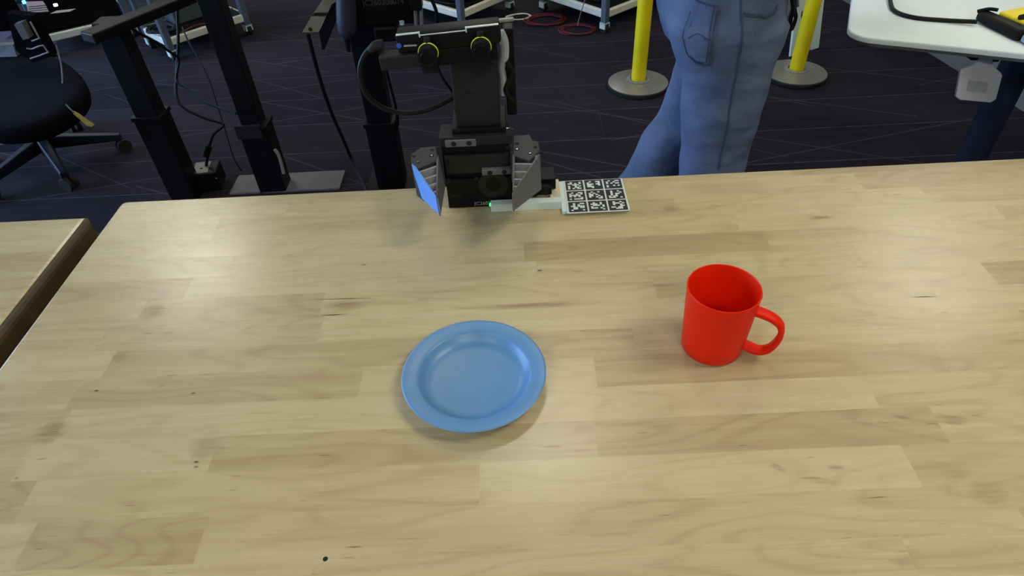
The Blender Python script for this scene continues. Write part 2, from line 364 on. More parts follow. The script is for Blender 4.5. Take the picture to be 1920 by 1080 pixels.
top(wt, YB, JT, TX0, TX1); table_frame(wt, TX0, TX1, YB[-1], YB[0])
MB().lathe([(0, .0002), (.0022, .0002), (.0024, 0)], pz(610, 1048, TZ), n=10).build('ink_dot', M_hole, wt)

# knots, mineral streaks and cracks in the boards
def mark_material(name, colr, strength, streak):
    m = bpy.data.materials.new(name); m.use_nodes = True; N, L = nt(m); b = N['Principled BSDF']
    tc = N.new('ShaderNodeTexCoord'); mp = N.new('ShaderNodeMapping'); mp.inputs['Location'].default_value = (-1, -1, 0); mp.inputs['Scale'].default_value = (2, 2, 0)
    L.new(tc.outputs['Generated'], mp.inputs[0]); ln = N.new('ShaderNodeVectorMath'); ln.operation = 'LENGTH'; L.new(mp.outputs[0], ln.inputs[0])
    mr = N.new('ShaderNodeMapRange'); mr.interpolation_type = 'SMOOTHSTEP'; mr.inputs['From Min'].default_value = 1; mr.inputs['From Max'].default_value = .15; L.new(ln.outputs['Value'], mr.inputs[0])
    no = N.new('ShaderNodeTexNoise'); no.inputs['Scale'].default_value = 1; no.inputs['Detail'].default_value = 3; m2 = N.new('ShaderNodeMapping'); m2.inputs['Scale'].default_value = (18, streak, 1)
    L.new(tc.outputs['Object'], m2.inputs[0]); L.new(m2.outputs[0], no.inputs[0])
    st_ = math_node(N, L, 'MULTIPLY', math_node(N, L, 'SUBTRACT', no.outputs[0], .22), 2.0)
    al = math_node(N, L, 'MULTIPLY', math_node(N, L, 'MULTIPLY', mr.outputs[0], strength), st_); al.node.use_clamp = True
    L.new(al, b.inputs['Alpha']); b.inputs['Base Color'].default_value = (*lin(colr), 1); b.inputs['Roughness'].default_value = .35
    return m
M_mk1 = mark_material('brown_streak', (120, 84, 38), .36, 200); M_mk2 = mark_material('dark_crack', (70, 48, 24), .9, 260); M_mk3 = mark_material('soft_heartwood', (140, 105, 55), .34, 160)
def mark(pts, wid, m, name):
    """a thin flat inlay along two photo points on the table top"""
    a, b = pz(*pts[0]), pz(*pts[1]); d = b - a; n = Vector((-d.y, d.x, 0)).normalized() * wid / 2; u = Vector((0, 0, .00012))
    MB().add([a - n + u, b - n + u, b + n + u, a + n + u], [(0, 1, 2, 3)]).build(name, m, wt)
for q in (((560, 562), (720, 559)), ((588, 593), (660, 588)), ((1700, 557), (1770, 556))): mark(q, .0024, M_mk2, 'crack')
for q, w in ((((840, 583), (1180, 562)), .012), (((600, 578), (690, 568)), .022), (((770, 562), (815, 562)), .008), (((1180, 540), (1300, 530)), .006), (((1510, 408), (1570, 408)), .010),
             (((1440, 868), (1478, 886)), .006), (((1490, 893), (1590, 910)), .007), (((1545, 873), (1590, 879)), .006), (((1740, 780), (1830, 795)), .012), (((1660, 775), (1720, 790)), .004)): mark(q, w, M_mk1, 'grain_mark')
for q, w in ((((355, 852), (418, 822)), .035), (((60, 830), (130, 790)), .030), (((1805, 925), (1905, 925)), .035), (((1660, 1052), (1735, 1052)), .018), (((210, 675), (240, 662)), .02), (((265, 590), (310, 575)), .03), (((1240, 395), (1278, 388)), .02)): mark(q, w, M_mk3, 'heartwood_patch')
for q in ((368, 867), (368, 876), (31, 898), (362, 738), (181, 733), (303, 725), (683, 497), (1012, 508)): mark(((q[0] - 7, q[1]), (q[0] + 7, q[1] - 1)), .004, M_mk2, 'pin_knot')

# neighbouring table on the left, same top
st = thing('work_table', 'second butcher-block table, only its corner shows at the far left edge', 'table', (-1.3, .45, 0))
SX1 = pz(170, 405).x; SY1 = pz(85, 407).y
YS = [SY1 - k * .0445 for k in range(18)]; YS[1] = SY1 - .022
JS = []
for i in range(17):
    js = sorted(SX1 - .12 - random.random() * .35 - k * .45 for k in range(3)); JS.append((js, [random.uniform(-.4, .5) for _ in range(4)]))
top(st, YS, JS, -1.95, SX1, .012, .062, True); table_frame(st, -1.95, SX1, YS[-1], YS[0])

# ================================================================== plate
c = Vector((-.0588, .4715, TZ))
pr = [(0, .0045), (.047, .0045), (.0525, .0055), (.0575, .0095), (.0610, .0140), (.0625, .0158), (.0645, .0165), (.0780, .0182), (.0798, .0181), (.0806, .0172), (.0800, .0158),
      (.0780, .0152), (.0640, .0134), (.0610, .0110), (.0560, .0055), (.0535, .0022), (.0525, 0), (.0500, 0), (.0490, .0015), (0, .0015)]
tag(MB().lathe(pr, c, 96).build('dinner_plate', M_plate, smooth=True, angle=60), 'round sky-blue plastic plate with a wide rim lying on the work table', 'plate')

# ================================================================== mug
mc = Vector((.2165, .511, TZ)); mug = thing('mug', 'bright red plastic mug with a looped handle standing on the work table', 'mug', mc)
H = .0915
pr = [(0, .0015), (.024, .0015), (.0255, 0), (.0300, 0), (.0330, .0015), (.0345, .0045), (.0353, .02), (.0368, .045), (.0382, .070), (.0392, H - .002), (.0394, H - .0006), (.0390, H), (.0378, H), (.0372, H - .0012),
      (.0364, .070), (.0350, .045), (.0334, .02), (.0318, .009), (.0270, .0058), (0, .0055)]
MB().lathe(pr, mc, 72).build('body', M_red, mug, smooth=True, angle=50)
ha = math.radians(-24); hd = Vector((math.cos(ha), math.sin(ha), 0)); sd = Vector((-hd.y, hd.x, 0))
path = [(.0340, .0690), (.0420, .0680), (.0540, .0650), (.0640, .0580), (.0680, .0470), (.0670, .0340), (.0620, .0200), (.0540, .0125), (.0450, .0120), (.0320, .0160)]
hm = MB(); P = [Vector((r, z, 0)) for r, z in path]; Q = []
for i in range(len(P) - 1):
    p0, p1, p2, p3 = P[max(i-1, 0)], P[i], P[i+1], P[min(i+2, len(P)-1)]
    for k in range(5):
        t = k/5; Q.append(.5*((2*p1)+(p2-p0)*t+(2*p0-5*p1+4*p2-p3)*t*t+(3*p1-p0-3*p2+p3)*t**3))
Q.append(P[-1]); rings = []
for i, p in enumerate(Q):
    tg = (Q[min(i+1, len(Q)-1)] - Q[max(i-1, 0)]).normalized(); nn = Vector((-tg.y, tg.x, 0)); rr = []
    f = abs(2*i/(len(Q)-1) - 1); hw = .0060 + .0012 * f; hh = .0032 + .0008 * f
    for k in range(12):
        an = 2*PI*k/12; ca, sa = math.cos(an), math.sin(an); ca = math.copysign(abs(ca)**.6, ca); sa = math.copysign(abs(sa)**.6, sa)
        q = p + nn * (hh * sa); rr.append(mc + hd * q.x + Vector((0, 0, q.y)) + sd * (hw * ca))
    rings.append(rr)
hm.loft(rings).build('handle', M_red, mug, smooth=True, angle=60)

# ================================================================== marker board
BZ = TZ + .0065
bl, brr = pz(1054, 402, TZ), pz(1181, 397, TZ); x0, x1, yf = bl.x, brr.x, (bl.y + brr.y) / 2
yb = pz(1166, 333, BZ).y - .001
tb = thing('marker_board', 'white board printed with nine black square markers at the far table edge', 'marker board', ((x0 + x1)/2, (yf + yb)/2, TZ))
MB().rbox((x0, yf, TZ), (x1, yb, BZ - .0008), .0008, 1).build('board', M_white, tb)
gx0, gx1 = pz(1060, 337, BZ).x, pz(1162, 333, BZ).x; a0 = pz(1068, 397.5, BZ); b0 = pz(1179, 393.5, BZ)
gx0 = (pz(1058.5, 337, BZ).x + a0.x)/2; gx1 = (gx1 + b0.x)/2; gy0 = (a0.y + b0.y)/2; gy1 = min((pz(1059, 337, BZ).y + pz(1162, 333.6, BZ).y)/2, yb - .0015)
MB().box((gx0 - .0035, gy0 - .0022, BZ - .0008), (gx1 + .002, gy1 + .0012, BZ - .0003)).build('paper_sheet', M_paper, tb)
T = ["010001 110101 001110 100101 100110 101011", "010011 100001 111011 110001 111000 001000", "010011 100100 101011 000000 100101 100000",
     "010011 100101 111110 101010 000001 101111", "010010 101000 110100 110010 100101 000011", "010010 010001 010110 010100 101100 111001",
     "010011 010100 110111 011011 011000 100001", "010010 111010 011101 100001 111010 000001", "010010 011101 010010 000011 110110 001110"]
gap = .0024; tw = (gx1 - gx0 - 2*gap) / 3; th = (gy1 - gy0 - 2*gap) / 3
for i in range(9):
    r, q = divmod(i, 3); ox = gx0 + q*(tw + gap); oy = gy1 - r*(th + gap); bits = T[i].split(); m = MB()
    for yy in range(8):
        for xx in range(8):
            w = 1 <= yy <= 6 and 1 <= xx <= 6 and bits[yy-1][xx-1] == '1'
            X0, X1, Y1, Y0 = ox + xx*tw/8, ox + (xx+1)*tw/8, oy - yy*th/8, oy - (yy+1)*th/8
            m.add([(X0, Y0, BZ - .0001), (X1, Y0, BZ - .0001), (X1, Y1, BZ - .0001), (X0, Y1, BZ - .0001)], [(0, 1, 2, 3)], 1 if w else 0)
    m.build('square_marker', [M_ink, M_paper], tb)
# stem that carries the board towards the robot hand
sx0 = pz(921, 395.5, TZ).x; sy0 = pz(985, 395, TZ).y; SH = .0135; SY = .0125
MB().rbox((sx0, sy0, TZ), (x0 + .0005, sy0 + SY, TZ + SH), .0006, 1).build('stem', M_white, tb)
MB().rbox((x0 - .016, sy0 + SY, TZ), (x0, sy0 + SY + .03, TZ + SH - .002), .0006, 1).rbox((x0 - .010, sy0 + SY + .03, TZ), (x0, yb - .002, TZ + SH - .002), .0006, 1).build('stem_bracket', M_cream, tb)
gl = MB().rbox((sx0 - .0022, sy0 + .002, TZ + SH - .0045), (sx0 + .001, sy0 + .005, TZ + SH + .0003), .0005, 1).build('indicator_light', M_green, tb); gl['label'] = 'small green light'

# ================================================================== robot arm with two-finger gripper
def text_mesh(s, size):
    cu = bpy.data.curves.new('lettering', 'FONT'); cu.body = s; cu.size = size; cu.align_x = 'LEFT'; cu.extrude = .0001
    o = bpy.data.objects.new('lettering', cu); COL.objects.link(o)
    dg = bpy.context.evaluated_depsgraph_get(); me = bpy.data.meshes.new_from_object(o.evaluated_get(dg))
    bpy.data.objects.remove(o); return me
def text_obj(name, s, size, loc, X, Z, m, parent):
    """flat lettering whose baseline runs along X and whose letters stand along Z (world directions)"""
    me = text_mesh(s, size); X = Vector(X).normalized(); Z = Vector(Z).normalized(); Nn = X.cross(Z)
    off = Vector((0, 0, 0)); q = parent
    while q: off += q.location; q = q.parent
    for v in me.vertices: v.co = Vector(loc) + X * v.co.x + Z * v.co.y + Nn * v.co.z - off
    me.materials.clear(); me.materials.append(m)
    o = bpy.data.objects.new(name, me); COL.objects.link(o); o.parent = parent; return o
PYF = sy0 + SY + .0015                     # front of the palm, just behind the stem
ra = thing('robot_arm', 'black robot arm with two-finger gripper and stereo camera at the far table edge', 'robot arm', (-.055, .85, TZ))
pxl, pxr = py(833, 330, PYF).x, py(958, 330, PYF).x
zb, ztop = TZ + .001, py(890, 256, PYF).z
palm = MB().rbox((pxl, PYF + .006, zb), (pxr, PYF + .040, ztop), .002).build('palm_housing', M_black, ra)
def plate(px0, py0, px1, py1, y0, y1, name, m, parent, r=.0006):
    a, b = py(px0, py1, y0), py(px1, py0, y0)
    return MB().rbox((min(a.x, b.x), y0, min(a.z, b.z)), (max(a.x, b.x), y1, max(a.z, b.z)), r, 1).build(name, m, parent)
# face of the palm: top lip, middle panel, lower motor panel
MB().rbox((pxl, PYF - .004, ztop - .012), (pxr + .004, PYF + .02, ztop + .002), .001).build('palm_lip', M_dark, ra)
MB().rbox((pxl + .003, PYF + .001, ztop - .06), (pxr - .001, PYF + .01, ztop - .03), .001).build('palm_panel', M_dark, ra)
MB().rbox((pxl + .001, PYF, zb), (pxr - .001, PYF + .01, zb + .05), .001).build('motor_panel', M_black, ra)
mcx = py(925, 345, PYF); MB().cyl((mcx.x, PYF - .0022, mcx.z), (mcx.x, PYF + .004, mcx.z), .022, n=40).build('motor_disc', M_dark, ra, smooth=True)
MB().cyl((mcx.x, PYF - .0028, mcx.z), (mcx.x, PYF, mcx.z), .0115, n=32).build('motor_hub', M_black, ra, smooth=True)
plate(846, 366, 864, 370, PYF - .0008, PYF + .002, 'slot', M_hole, ra)
for qx, qy in ((840, 305), (840, 340), (893, 335), (952, 277), (953, 300)):
    p = py(qx, qy, PYF); MB().cyl((p.x, PYF - .0006, p.z), (p.x, PYF + .004, p.z), .0032, n=14).build('bolt_hole', M_hole, ra)
for (a, b, c_, d_) in ((835.5, 261.5, 892, 277), (904, 317, 957.5, 329.5)):
    rb = plate(a, b, c_, d_, PYF - .0065, PYF + .012, 'rail_block', M_grey, ra)
    for f in (.27, .78):
        p = py(a + (c_ - a) * f, (b + d_) / 2 + (.5 - f) * 3, PYF - .0065); MB().cyl((p.x, PYF - .0071, p.z), (p.x, PYF - .0055, p.z), .0036, n=16).build('bolt_hole', M_hole, rb)
p = py(890, 385.5, PYF - .0004); text_obj('serial_lettering', 'JC260208014', .0085, (p.x, PYF - .0009, p.z + .001), (1, 0, 0), (0, 0, 1), mat('pale_serial', (170, 170, 170), .6), ra)
p = py(908, 250, PYF); MB().box((p.x, PYF + .012, ztop + .0021), (p.x + .04, PYF + .0145, ztop + .0035)).build('silver_strip', M_silver, ra)
# jaw carriers and fingers
M_rung = mat('pale_print', (138, 138, 138), .6, bump=.3, scale=200)
def finger(side, A, B, C, Bb, Cb, Ab, zt, pad):
    """A inner root, B outer root, C tip (top edge); Bb, Cb, Ab the edges below"""
    A, B, C, Bb, Cb, Ab = [Vector(v) for v in (A, B, C, Bb, Cb, Ab)]
    fo = bpy.data.objects.new
    t = .0032
    inn = (B - A).normalized() * t
    # inner wall is the finger body, the outer slanted wall is the pad, rungs lie between
    body = MB().hexa([Ab, Cb, Cb + inn * .5, Ab + inn, A, C, C + inn * .5, A + inn]).build('finger', M_grey, ra)
    o2 = (A - B).normalized() * t
    ob = MB().hexa([Bb, Cb, Cb + o2 * .3, Bb + o2, B, C, C + o2 * .3, B + o2]).build('outer_pad', pad, body)
    for f in (.0, .22, .43, .62, .80):
        dn = Vector((0, 0, -.0012)); g = f + .034
        def cr(P, Q, R, h, k): a_ = P.lerp(R, h); b_ = Q.lerp(R, h); return a_.lerp(b_, k)
        k0, k1 = .02, .96
        MB().hexa([cr(Ab, Bb, Cb, f, k0), cr(Ab, Bb, Cb, f, k1), cr(Ab, Bb, Cb, g, k1), cr(Ab, Bb, Cb, g, k0),
                   cr(A, B, C, f, k0) + dn, cr(A, B, C, f, k1) + dn, cr(A, B, C, g, k1) + dn, cr(A, B, C, g, k0) + dn]).build('rung', M_rung, body)
    m = MB(); k = .5
    a_, b_, c_ = A.lerp(Ab, k), B.lerp(Bb, k), C.lerp(Cb, k); g_ = (a_ + b_ + c_) / 3; a_, b_, c_ = a_.lerp(g_, .2), b_.lerp(g_, .2), c_.lerp(g_, .2); m.prism([a_, b_, c_], (0, 0, -.001)); m.build('web', M_black, body)
    return body
zr = .858
RA, RB, RC = pz(961, 289, zr), pz(1012.7, 289.6, zr), pz(961, 362.5, zr)
RBb, RCb = py(1015.4, 355, RB.y), py(962.7, 395.8, RC.y); RAb = Vector((RA.x, RA.y, RBb.z))
RBb.x = RB.x + .001
fr = finger(1, RA, RB, RC, RBb, RCb, RAb, zr, M_grey)
zl = .852
LA, LB, LC = pz(822, 291, zl), pz(771.7, 308, zl), pz(819.6, 372, zl)
LBb, LCb = py(787, 368, LB.y), py(826, 405, LC.y); LAb = Vector((LA.x + .004, LA.y, LBb.z + .002))
fl_ = finger(-1, LA, LB, LC, LBb, LCb, LAb, zl, M_blue)
fl_.children[0]['label'] = 'light blue finger pad'
def carrier(pts, z, holes, screws):
    poly = [pz(720 + a/4.8, 200 + b/4.8, z) for a, b in pts]
    o = MB().prism([p - Vector((0, 0, .055)) for p in poly], (0, 0, .0555)).build('jaw_carrier', M_carrier, ra, bevel=.0012)
    for a, b in holes:
        p = pz(720 + a/4.8, 200 + b/4.8, z); MB().cyl(p - Vector((0, 0, .001)), p + Vector((0, 0, .0008)), .0031, n=14).build('bolt_hole', M_hole, o)
    for a, b in screws:
        p = pz(720 + a/4.8, 200 + b/4.8, z); MB().cyl(p, p + Vector((0, 0, .0008)), .003, n=14).build('screw_recess', M_hole, o); MB().cyl(p, p + Vector((0, 0, .0014)), .0017, n=12).build('screw', M_silver, o)
carrier(((1160,262),(1310,252),(1335,305),(1390,315),(1400,395),(1310,490),(1165,440)), zr, ((1198,335),(1362,367)), ((1196,388),(1315,425)))
carrier(((245,430),(330,370),(465,355),(485,440),(470,490),(310,560),(245,510)), zl, ((268,450),(433,393)), ((430,445),(308,503)))
# wrist and forearm
w0, w1 = py(848, 170, PYF + .012), py(934, 170, PYF + .012)
ztp = py(890, 92, PYF + .012).z
fa = MB().rbox((w0.x, PYF + .012, ztop + .004), (w1.x, PYF + .075, ztp), .003).build('forearm', M_dark, ra)
MB().rbox((w0.x - .006, PYF + .004, ztop + .0022), (w1.x + .008, PYF + .07, ztop + .010), .001).build('wrist_flange', M_black, ra)
p = py(885, 205, PYF + .012); MB().cyl((p.x, PYF + .0112, p.z), (p.x, PYF + .016, p.z), .024, n=40).build('joint_cap', M_dark, fa, smooth=True)
# rear link and base, mostly hidden behind the gripper
MB().rbox((w0.x + .01, PYF + .045, TZ + .03), (w1.x - .012, .868, ztp - .004), .004).build('rear_link', M_black, ra)
bx = py(1040, 352, .84).x
MB().rbox((w0.x, PYF + .020, TZ), (.028, .868, TZ + .030), .003).build('base', M_black, ra)
bb = MB().rbox((.005, PYF + .004, TZ + .0145), (bx - .006, PYF + .018, TZ + .027), .001).rbox((.028, PYF + .018, TZ + .0145), (bx + .001, .862, TZ + .033), .001).build('base_bracket', M_black, ra)
for q in ((1023, 352), (1023, 362)):
    p = py(*q, PYF + .004); MB().cyl((p.x, PYF + .003, p.z), (p.x, PYF + .006, p.z), .003, n=12).build('bolt_hole', M_hole, bb)
# stereo camera bar on top of the wrist
CY = .80
A, B = py(740, 66, CY), py(936, 45, CY); bx_ = (B - A).normalized(); bz = Vector((-bx_.z, 0, bx_.x)); by = Vector((0, 1, 0)); L_ = (B - A).length
def bar(u0, u1, y0, y1, z0, z1, r=.0015):
    Mx = Matrix((bx_, by, bz)).transposed().to_4x4(); Mx.translation = A
    return MB().rbox((u0, y0, z0), (u1, y1, z1), r, 2, Mx)
cb = bar(0, L_, 0, .028, -.024, 0, .003).build('camera_bar', M_black, ra, smooth=True)
ts = MB(); Mx = Matrix((bx_, by, bz)).transposed().to_4x4(); Mx.translation = A
for u0, u1, z in ((.001, .030, -.0006), (.030, .088, -.0036), (.088, L_ - .001, -.0006)): ts.rbox((u0, -.0008, z - .0006), (u1, .003, z + .0010), .0005, 1, Mx)
for z0 in (.030, .088): ts.rbox((z0 - .0009, -.0008, -.0058), (z0 + .0009, .003, .0006), .0004, 1, Mx)
ts.build('highlight_strip', mat('pale_highlight', (205, 214, 210), .3), cb)  # bright edge highlight of the bar painted in as a pale strip
bar(L_ - .001, L_ + .018, .014, .020, -.004, 0, .001).build('side_rod', M_lgrey, cb)
bar(.0385, L_ - .006, .003, .026, -.046, -.024, .002).build('camera_bracket', M_black, ra)
for q in ((803, 96), (902, 85)):
    f = py(*q, CY - .004); ax = Vector((0, -.93, -.37)).normalized(); lo = f + ax * .003
    ax = Vector((0, -1, -.05)).normalized()
    ln = MB().cyl(lo - ax * .012, lo + ax * .013, .0120, n=32).build('lens_barrel', M_black, cb, smooth=True)
    rr = MB(); n = 40; u = Vector((1, 0, 0)); w = ax.cross(u)
    ring_pts = [lo - ax * .001 + (u * math.cos(2*PI*k/n) + w * math.sin(2*PI*k/n)) * .0121 for k in range(n + 1)]
    rr.tube(ring_pts, .0009, 6, 1).build('lime_ring', M_lime, ln, smooth=True)
    MB().cyl(lo + ax * .0125, lo + ax * .0135, .0090, .0080, n=28).build('lens_glass', mat('lens_glass', (4, 4, 6), .4, spec=.15), ln, smooth=True)
    MB().rbox(lo + Vector((-.0105, -.004, -.026)), lo + Vector((.0105, .012, -.008)), .003, 2).build('lens_foot', M_black, cb, smooth=True)
    MB().cyl(f + Vector((0, .001, .006)), f + Vector((0, .001, .017)), .0042, n=18).build('clamp_screw', M_dark, cb, smooth=True)
cn = bar(-.026, .038, -.004, .020, -.042, -.0245, .002).build('connector_block', M_dark, ra)
p = py(748, 86, CY - .0042); MB().cyl((p.x, p.y - .0003, p.z), (p.x, p.y + .0006, p.z), .0032, n=20).build('blue_logo', M_logo, cn)
p = py(757, 86, CY - .0042); MB().box((p.x, p.y - .0002, p.z - .0012), (p.x + .016, p.y + .0005, p.z + .0008)).build('printed_strip', M_text, cn)
cab = [py(715, 84, CY + .02), py(697, 88, CY + .02), py(680, 110, CY + .02), py(675, 140, CY + .02), py(688, 178, CY + .02), py(720, 203, CY + .022), (py(765, 212, CY + .024)), py(810, 203, CY + .03), py(852, 182, CY + .045)]
MB().tube(cab, .0034, 10, 6).build('camera_cable', M_cable, ra, smooth=True)
MB().tube([py(718, 84, CY + .02), py(704, 86, CY + .02), py(692, 95, CY + .02)], .0062, 10, 4, rad=[.007, .0062, .004]).build('cable_boot', M_dark, ra, smooth=True)
cab = [py(818, 118, CY + .05), py(824, 135, CY + .05), py(832, 150, CY + .05), py(848, 172, CY + .06)]
MB().tube(cab, .002, 8, 5).build('thin_cable', M_cable, ra, smooth=True)
# right-hand side plate and pale motor can
q0, q1 = py(947, 130, .86), py(966, 130, .86)
MB().rbox((q0.x, .845, ztop + .012), (q1.x, .868, py(955, 46, .86).z), .002).build('side_plate', M_black, ra)
pts = [py(938, 58, .842), py(945, 78, .842), py(946, 105, .842), py(941, 125, .842), py(944, 150, .842), py(943, 178, .842)]
MB().tube(pts, .005, 10, 5, rad=[.005, .0062, .006, .0045, .0048, .0042]).build('pale_hose', mat('pale_hose', (150, 160, 156), .5), ra, smooth=True)
pts = [py(950, 115, .838), py(962, 135, .838), py(955, 150, .838), py(948, 170, .838), py(962, 190, .838)]
MB().tube(pts, .0035, 8, 5).build('side_cable', M_cable, ra, smooth=True)

# ================================================================== person in jeans behind the table
YN = 1.33
def row(pyy, l, r, y): a, b = py(l, pyy, y), py(r, pyy, y); return a.x, b.x, (a.z + b.z) / 2
per = thing('person', 'person in faded blue jeans standing sideways behind the table, cut off at the waist', 'person', (.45, 1.40, 0))
def ell(x0, x1, y0, y1, z, n=28, pw=.9, tilt=0):
    cx, cy, rx, ry = (x0+x1)/2, (y0+y1)/2, (x1-x0)/2, (y1-y0)/2; o = []
    for k in range(n):
        a = 2*PI*k/n; ca, sa = math.cos(a), math.sin(a)
        o.append(Vector((cx + rx*math.copysign(abs(ca)**pw, ca), cy + ry*math.copysign(abs(sa)**pw, sa), z + tilt*rx*ca)))
    return o
near = [row(a, l, r, YN) for a, l, r in ((0, 1252, 1487), (40, 1252, 1478), (80, 1258, 1466), (115, 1270, 1453), (150, 1278, 1440), (200, 1281, 1425), (260, 1277, 1407), (325, 1272, 1388))]
hip = near[0]
jm = MB()
# pelvis
x0, x1, z = hip
jm.loft([ell(x0+.07, x1-.06, YN-.02, YN+.19, near[3][2]-.02), ell(near[3][0]+.012, near[3][1]-.015, YN-.07, YN+.235, near[3][2]+.015), ell(near[2][0], near[2][1]-.004, YN-.085, YN+.245, near[2][2]), ell(near[1][0], near[1][1], YN-.088, YN+.248, near[1][2]), ell(x0, x1, YN-.085, YN+.245, z), ell(x0+.008, x1-.002, YN-.075, YN+.235, z+.07), ell(x0+.02, x1-.008, YN-.065, YN+.225, z+.15)])
# near leg down to the shoe
rg = []
for i, (a, b, zz) in enumerate(near[1:]):
    hw = [.088, .085, .083, .08, .078, .074, .07][i]; rg.append(ell(a, b, YN-hw, YN+hw, zz))
a, b, zz = near[-1]
for f, w, xo in ((.36, .062, .004), (.24, .058, .004), (.12, .056, 0), (.055, .058, -.004)):
    cx = (a+b)/2 + xo; rg.append(ell(cx - .066*w/.062, cx + .066*w/.062, YN-w, YN+w, f))
jm.loft(rg)
# far leg, set back and stepping to the left
YFa = 1.49
fl2 = [py(q, r, YFa) for q, r in ((1272, 108), (1262, 150), (1246, 190), (1231, 222), (1208, 250), (1191, 280), (1167, 330))]
rg = [ell(near[1][0]+.03, near[1][1]-.03, YFa-.08, YFa+.08, near[1][2])]
for i, p in enumerate(fl2):
    w = [.215, .20, .185, .172, .165, .158, .150][i]; rg.append(ell(p.x, p.x + w, YFa-.075, YFa+.075, p.z, tilt=.1))
p = fl2[-1]
for f, dx, w in ((.30, -.045, .138), (.18, -.085, .13), (.10, -.105, .13), (.06, -.11, .135)): rg.append(ell(p.x+dx, p.x+dx+w, YFa-.062, YFa+.062, f))
jm.loft(rg)
jeans = jm.build('jeans', M_denim, per)
rm = jeans.modifiers.new('remesh', 'REMESH'); rm.mode = 'VOXEL'; rm.voxel_size = .009; rm.use_smooth_shade = True
sm = jeans.modifiers.new('smooth', 'SMOOTH'); sm.iterations = 6; sm.factor = .5
tx = bpy.data.textures.new('folds', 'CLOUDS'); tx.noise_scale = .09; tx.noise_depth = 1
dp = jeans.modifiers.new('folds', 'DISPLACE'); dp.texture = tx; dp.strength = .014; dp.mid_level = .5; dp.texture_coords = 'LOCAL'
def on_jeans(pxs, name, m, w=None, thick=.0016, offs=.001):
    """cloth patch (polygon) or seam strip (polyline with width w) projected on the jeans"""
    P = [Vector(p) for p in pxs]; mb = MB()
    if w:
        Q = []
        for a_, b_ in zip(P, P[1:]):
            n = max(2, int((b_-a_).length/.008)); Q += [a_.lerp(b_, k/n) for k in range(n)]
        Q.append(P[-1]); vs = []
        for i, q in enumerate(Q):
            t = (Q[min(i+1, len(Q)-1)] - Q[max(i-1, 0)]).normalized(); s_ = Vector((t.z, 0, -t.x)) * w/2; vs += [q - s_, q + s_]
        mb.add(vs, [(2*i, 2*i+1, 2*i+3, 2*i+2) for i in range(len(Q)-1)])
    else:                                   # four corners -> grid
        a_, b_, c_, d_ = P; n = 12; vs = []
        for j in range(n+1):
            for i in range(n+1): vs.append(a_.lerp(b_, i/n).lerp(d_.lerp(c_, i/n), j/n))
        mb.add(vs, [(j*(n+1)+i, j*(n+1)+i+1, (j+1)*(n+1)+i+1, (j+1)*(n+1)+i) for j in range(n) for i in range(n)])
    o = mb.build(name, m, jeans)
    s = o.modifiers.new('wrap', 'SHRINKWRAP'); s.target = jeans; s.wrap_method = 'NEAREST_SURFACEPOINT'; s.wrap_mode = 'OUTSIDE_SURFACE'; s.offset = offs
    so = o.modifiers.new('thick', 'SOLIDIFY'); so.thickness = thick; so.offset = 0
    return o
k = YN - .07
on_jeans([py(1278, 2, k), py(1347, 12, k), py(1330, 118, k), py(1266, 110, k)], 'back_pocket', M_denim, thick=.003, offs=.0015)
on_jeans([py(1346, 10, k), py(1329, 119, k), py(1304, 120, k), py(1286, 113, k)], 'pocket_stitching', M_stitch, w=.0022, offs=.0035)
on_jeans([py(1278, 3, k), py(1346, 12, k)], 'pocket_hem', M_stitch, w=.0022, offs=.0035)
on_jeans([py(1288, 74, k), py(1296, 66, k), py(1306, 63, k), py(1316, 65, k), py(1324, 70, k), py(1334, 70, k)], 'pocket_arc', M_stitch, w=.0014, offs=.0035)
on_jeans([py(1387, 0, k), py(1386, 60, k), py(1378, 130, k), py(1368, 190, k), py(1360, 240, k), py(1350, 300, k), py(1347, 318, k)], 'side_seam', M_stitch, w=.003)
on_jeans([py(1390, 22, k), py(1425, 29, k), py(1455, 24, k), py(1478, 10, k)], 'front_pocket_edge', M_stitch, w=.003)
on_jeans([py(1286, 113, k), py(1277, 106, k), py(1268, 70, k), py(1270, 30, k)], 'pocket_edge', M_stitch, w=.0018, offs=.0035)
on_jeans([py(1392, 26, k), py(1425, 33, k), py(1457, 28, k), py(1476, 16, k)], 'pocket_topstitch', M_stitch, w=.0014)
on_jeans([py(1340, 12, k), py(1324, 114, k), py(1304, 116, k), py(1290, 110, k)], 'pocket_topstitch', M_stitch, w=.0012, offs=.0035)
# rest of the figure, above the frame: dark top, arms, head
tz = hip[2] + .10; cx = (hip[0]+hip[1])/2; cyb = YN + .08
tb_ = MB().loft([ell(cx-.125, cx+.125, cyb-.17, cyb+.17, tz+.0), ell(cx-.115, cx+.12, cyb-.165, cyb+.165, tz+.10), ell(cx-.11, cx+.125, cyb-.175, cyb+.175, tz+.22), ell(cx-.115, cx+.125, cyb-.20, cyb+.20, tz+.36), ell(cx-.10, cx+.105, cyb-.205, cyb+.205, tz+.44), ell(cx-.07, cx+.07, cyb-.11, cyb+.11, tz+.50), ell(cx-.055, cx+.06, cyb-.06, cyb+.06, tz+.54)])
for s_ in (-1, 1):
    tb_.tube([(cx, cyb+s_*.17, tz+.44), (cx, cyb+s_*.225, tz+.40), (cx+.01, cyb+s_*.25, tz+.25), (cx+.02, cyb+s_*.255, tz+.16), (cx+.13, cyb+s_*.22, tz+.13), (cx+.23, cyb+s_*.17, tz+.15)], .05, 14, 5, rad=[.06, .06, .05, .046, .042, .034])
o = tb_.build('dark_top', M_shirt, per); r_ = o.modifiers.new('remesh', 'REMESH'); r_.mode = 'VOXEL'; r_.voxel_size = .012; r_.use_smooth_shade = True; o.modifiers.new('smooth', 'SMOOTH').iterations = 5
hz = tz + .54
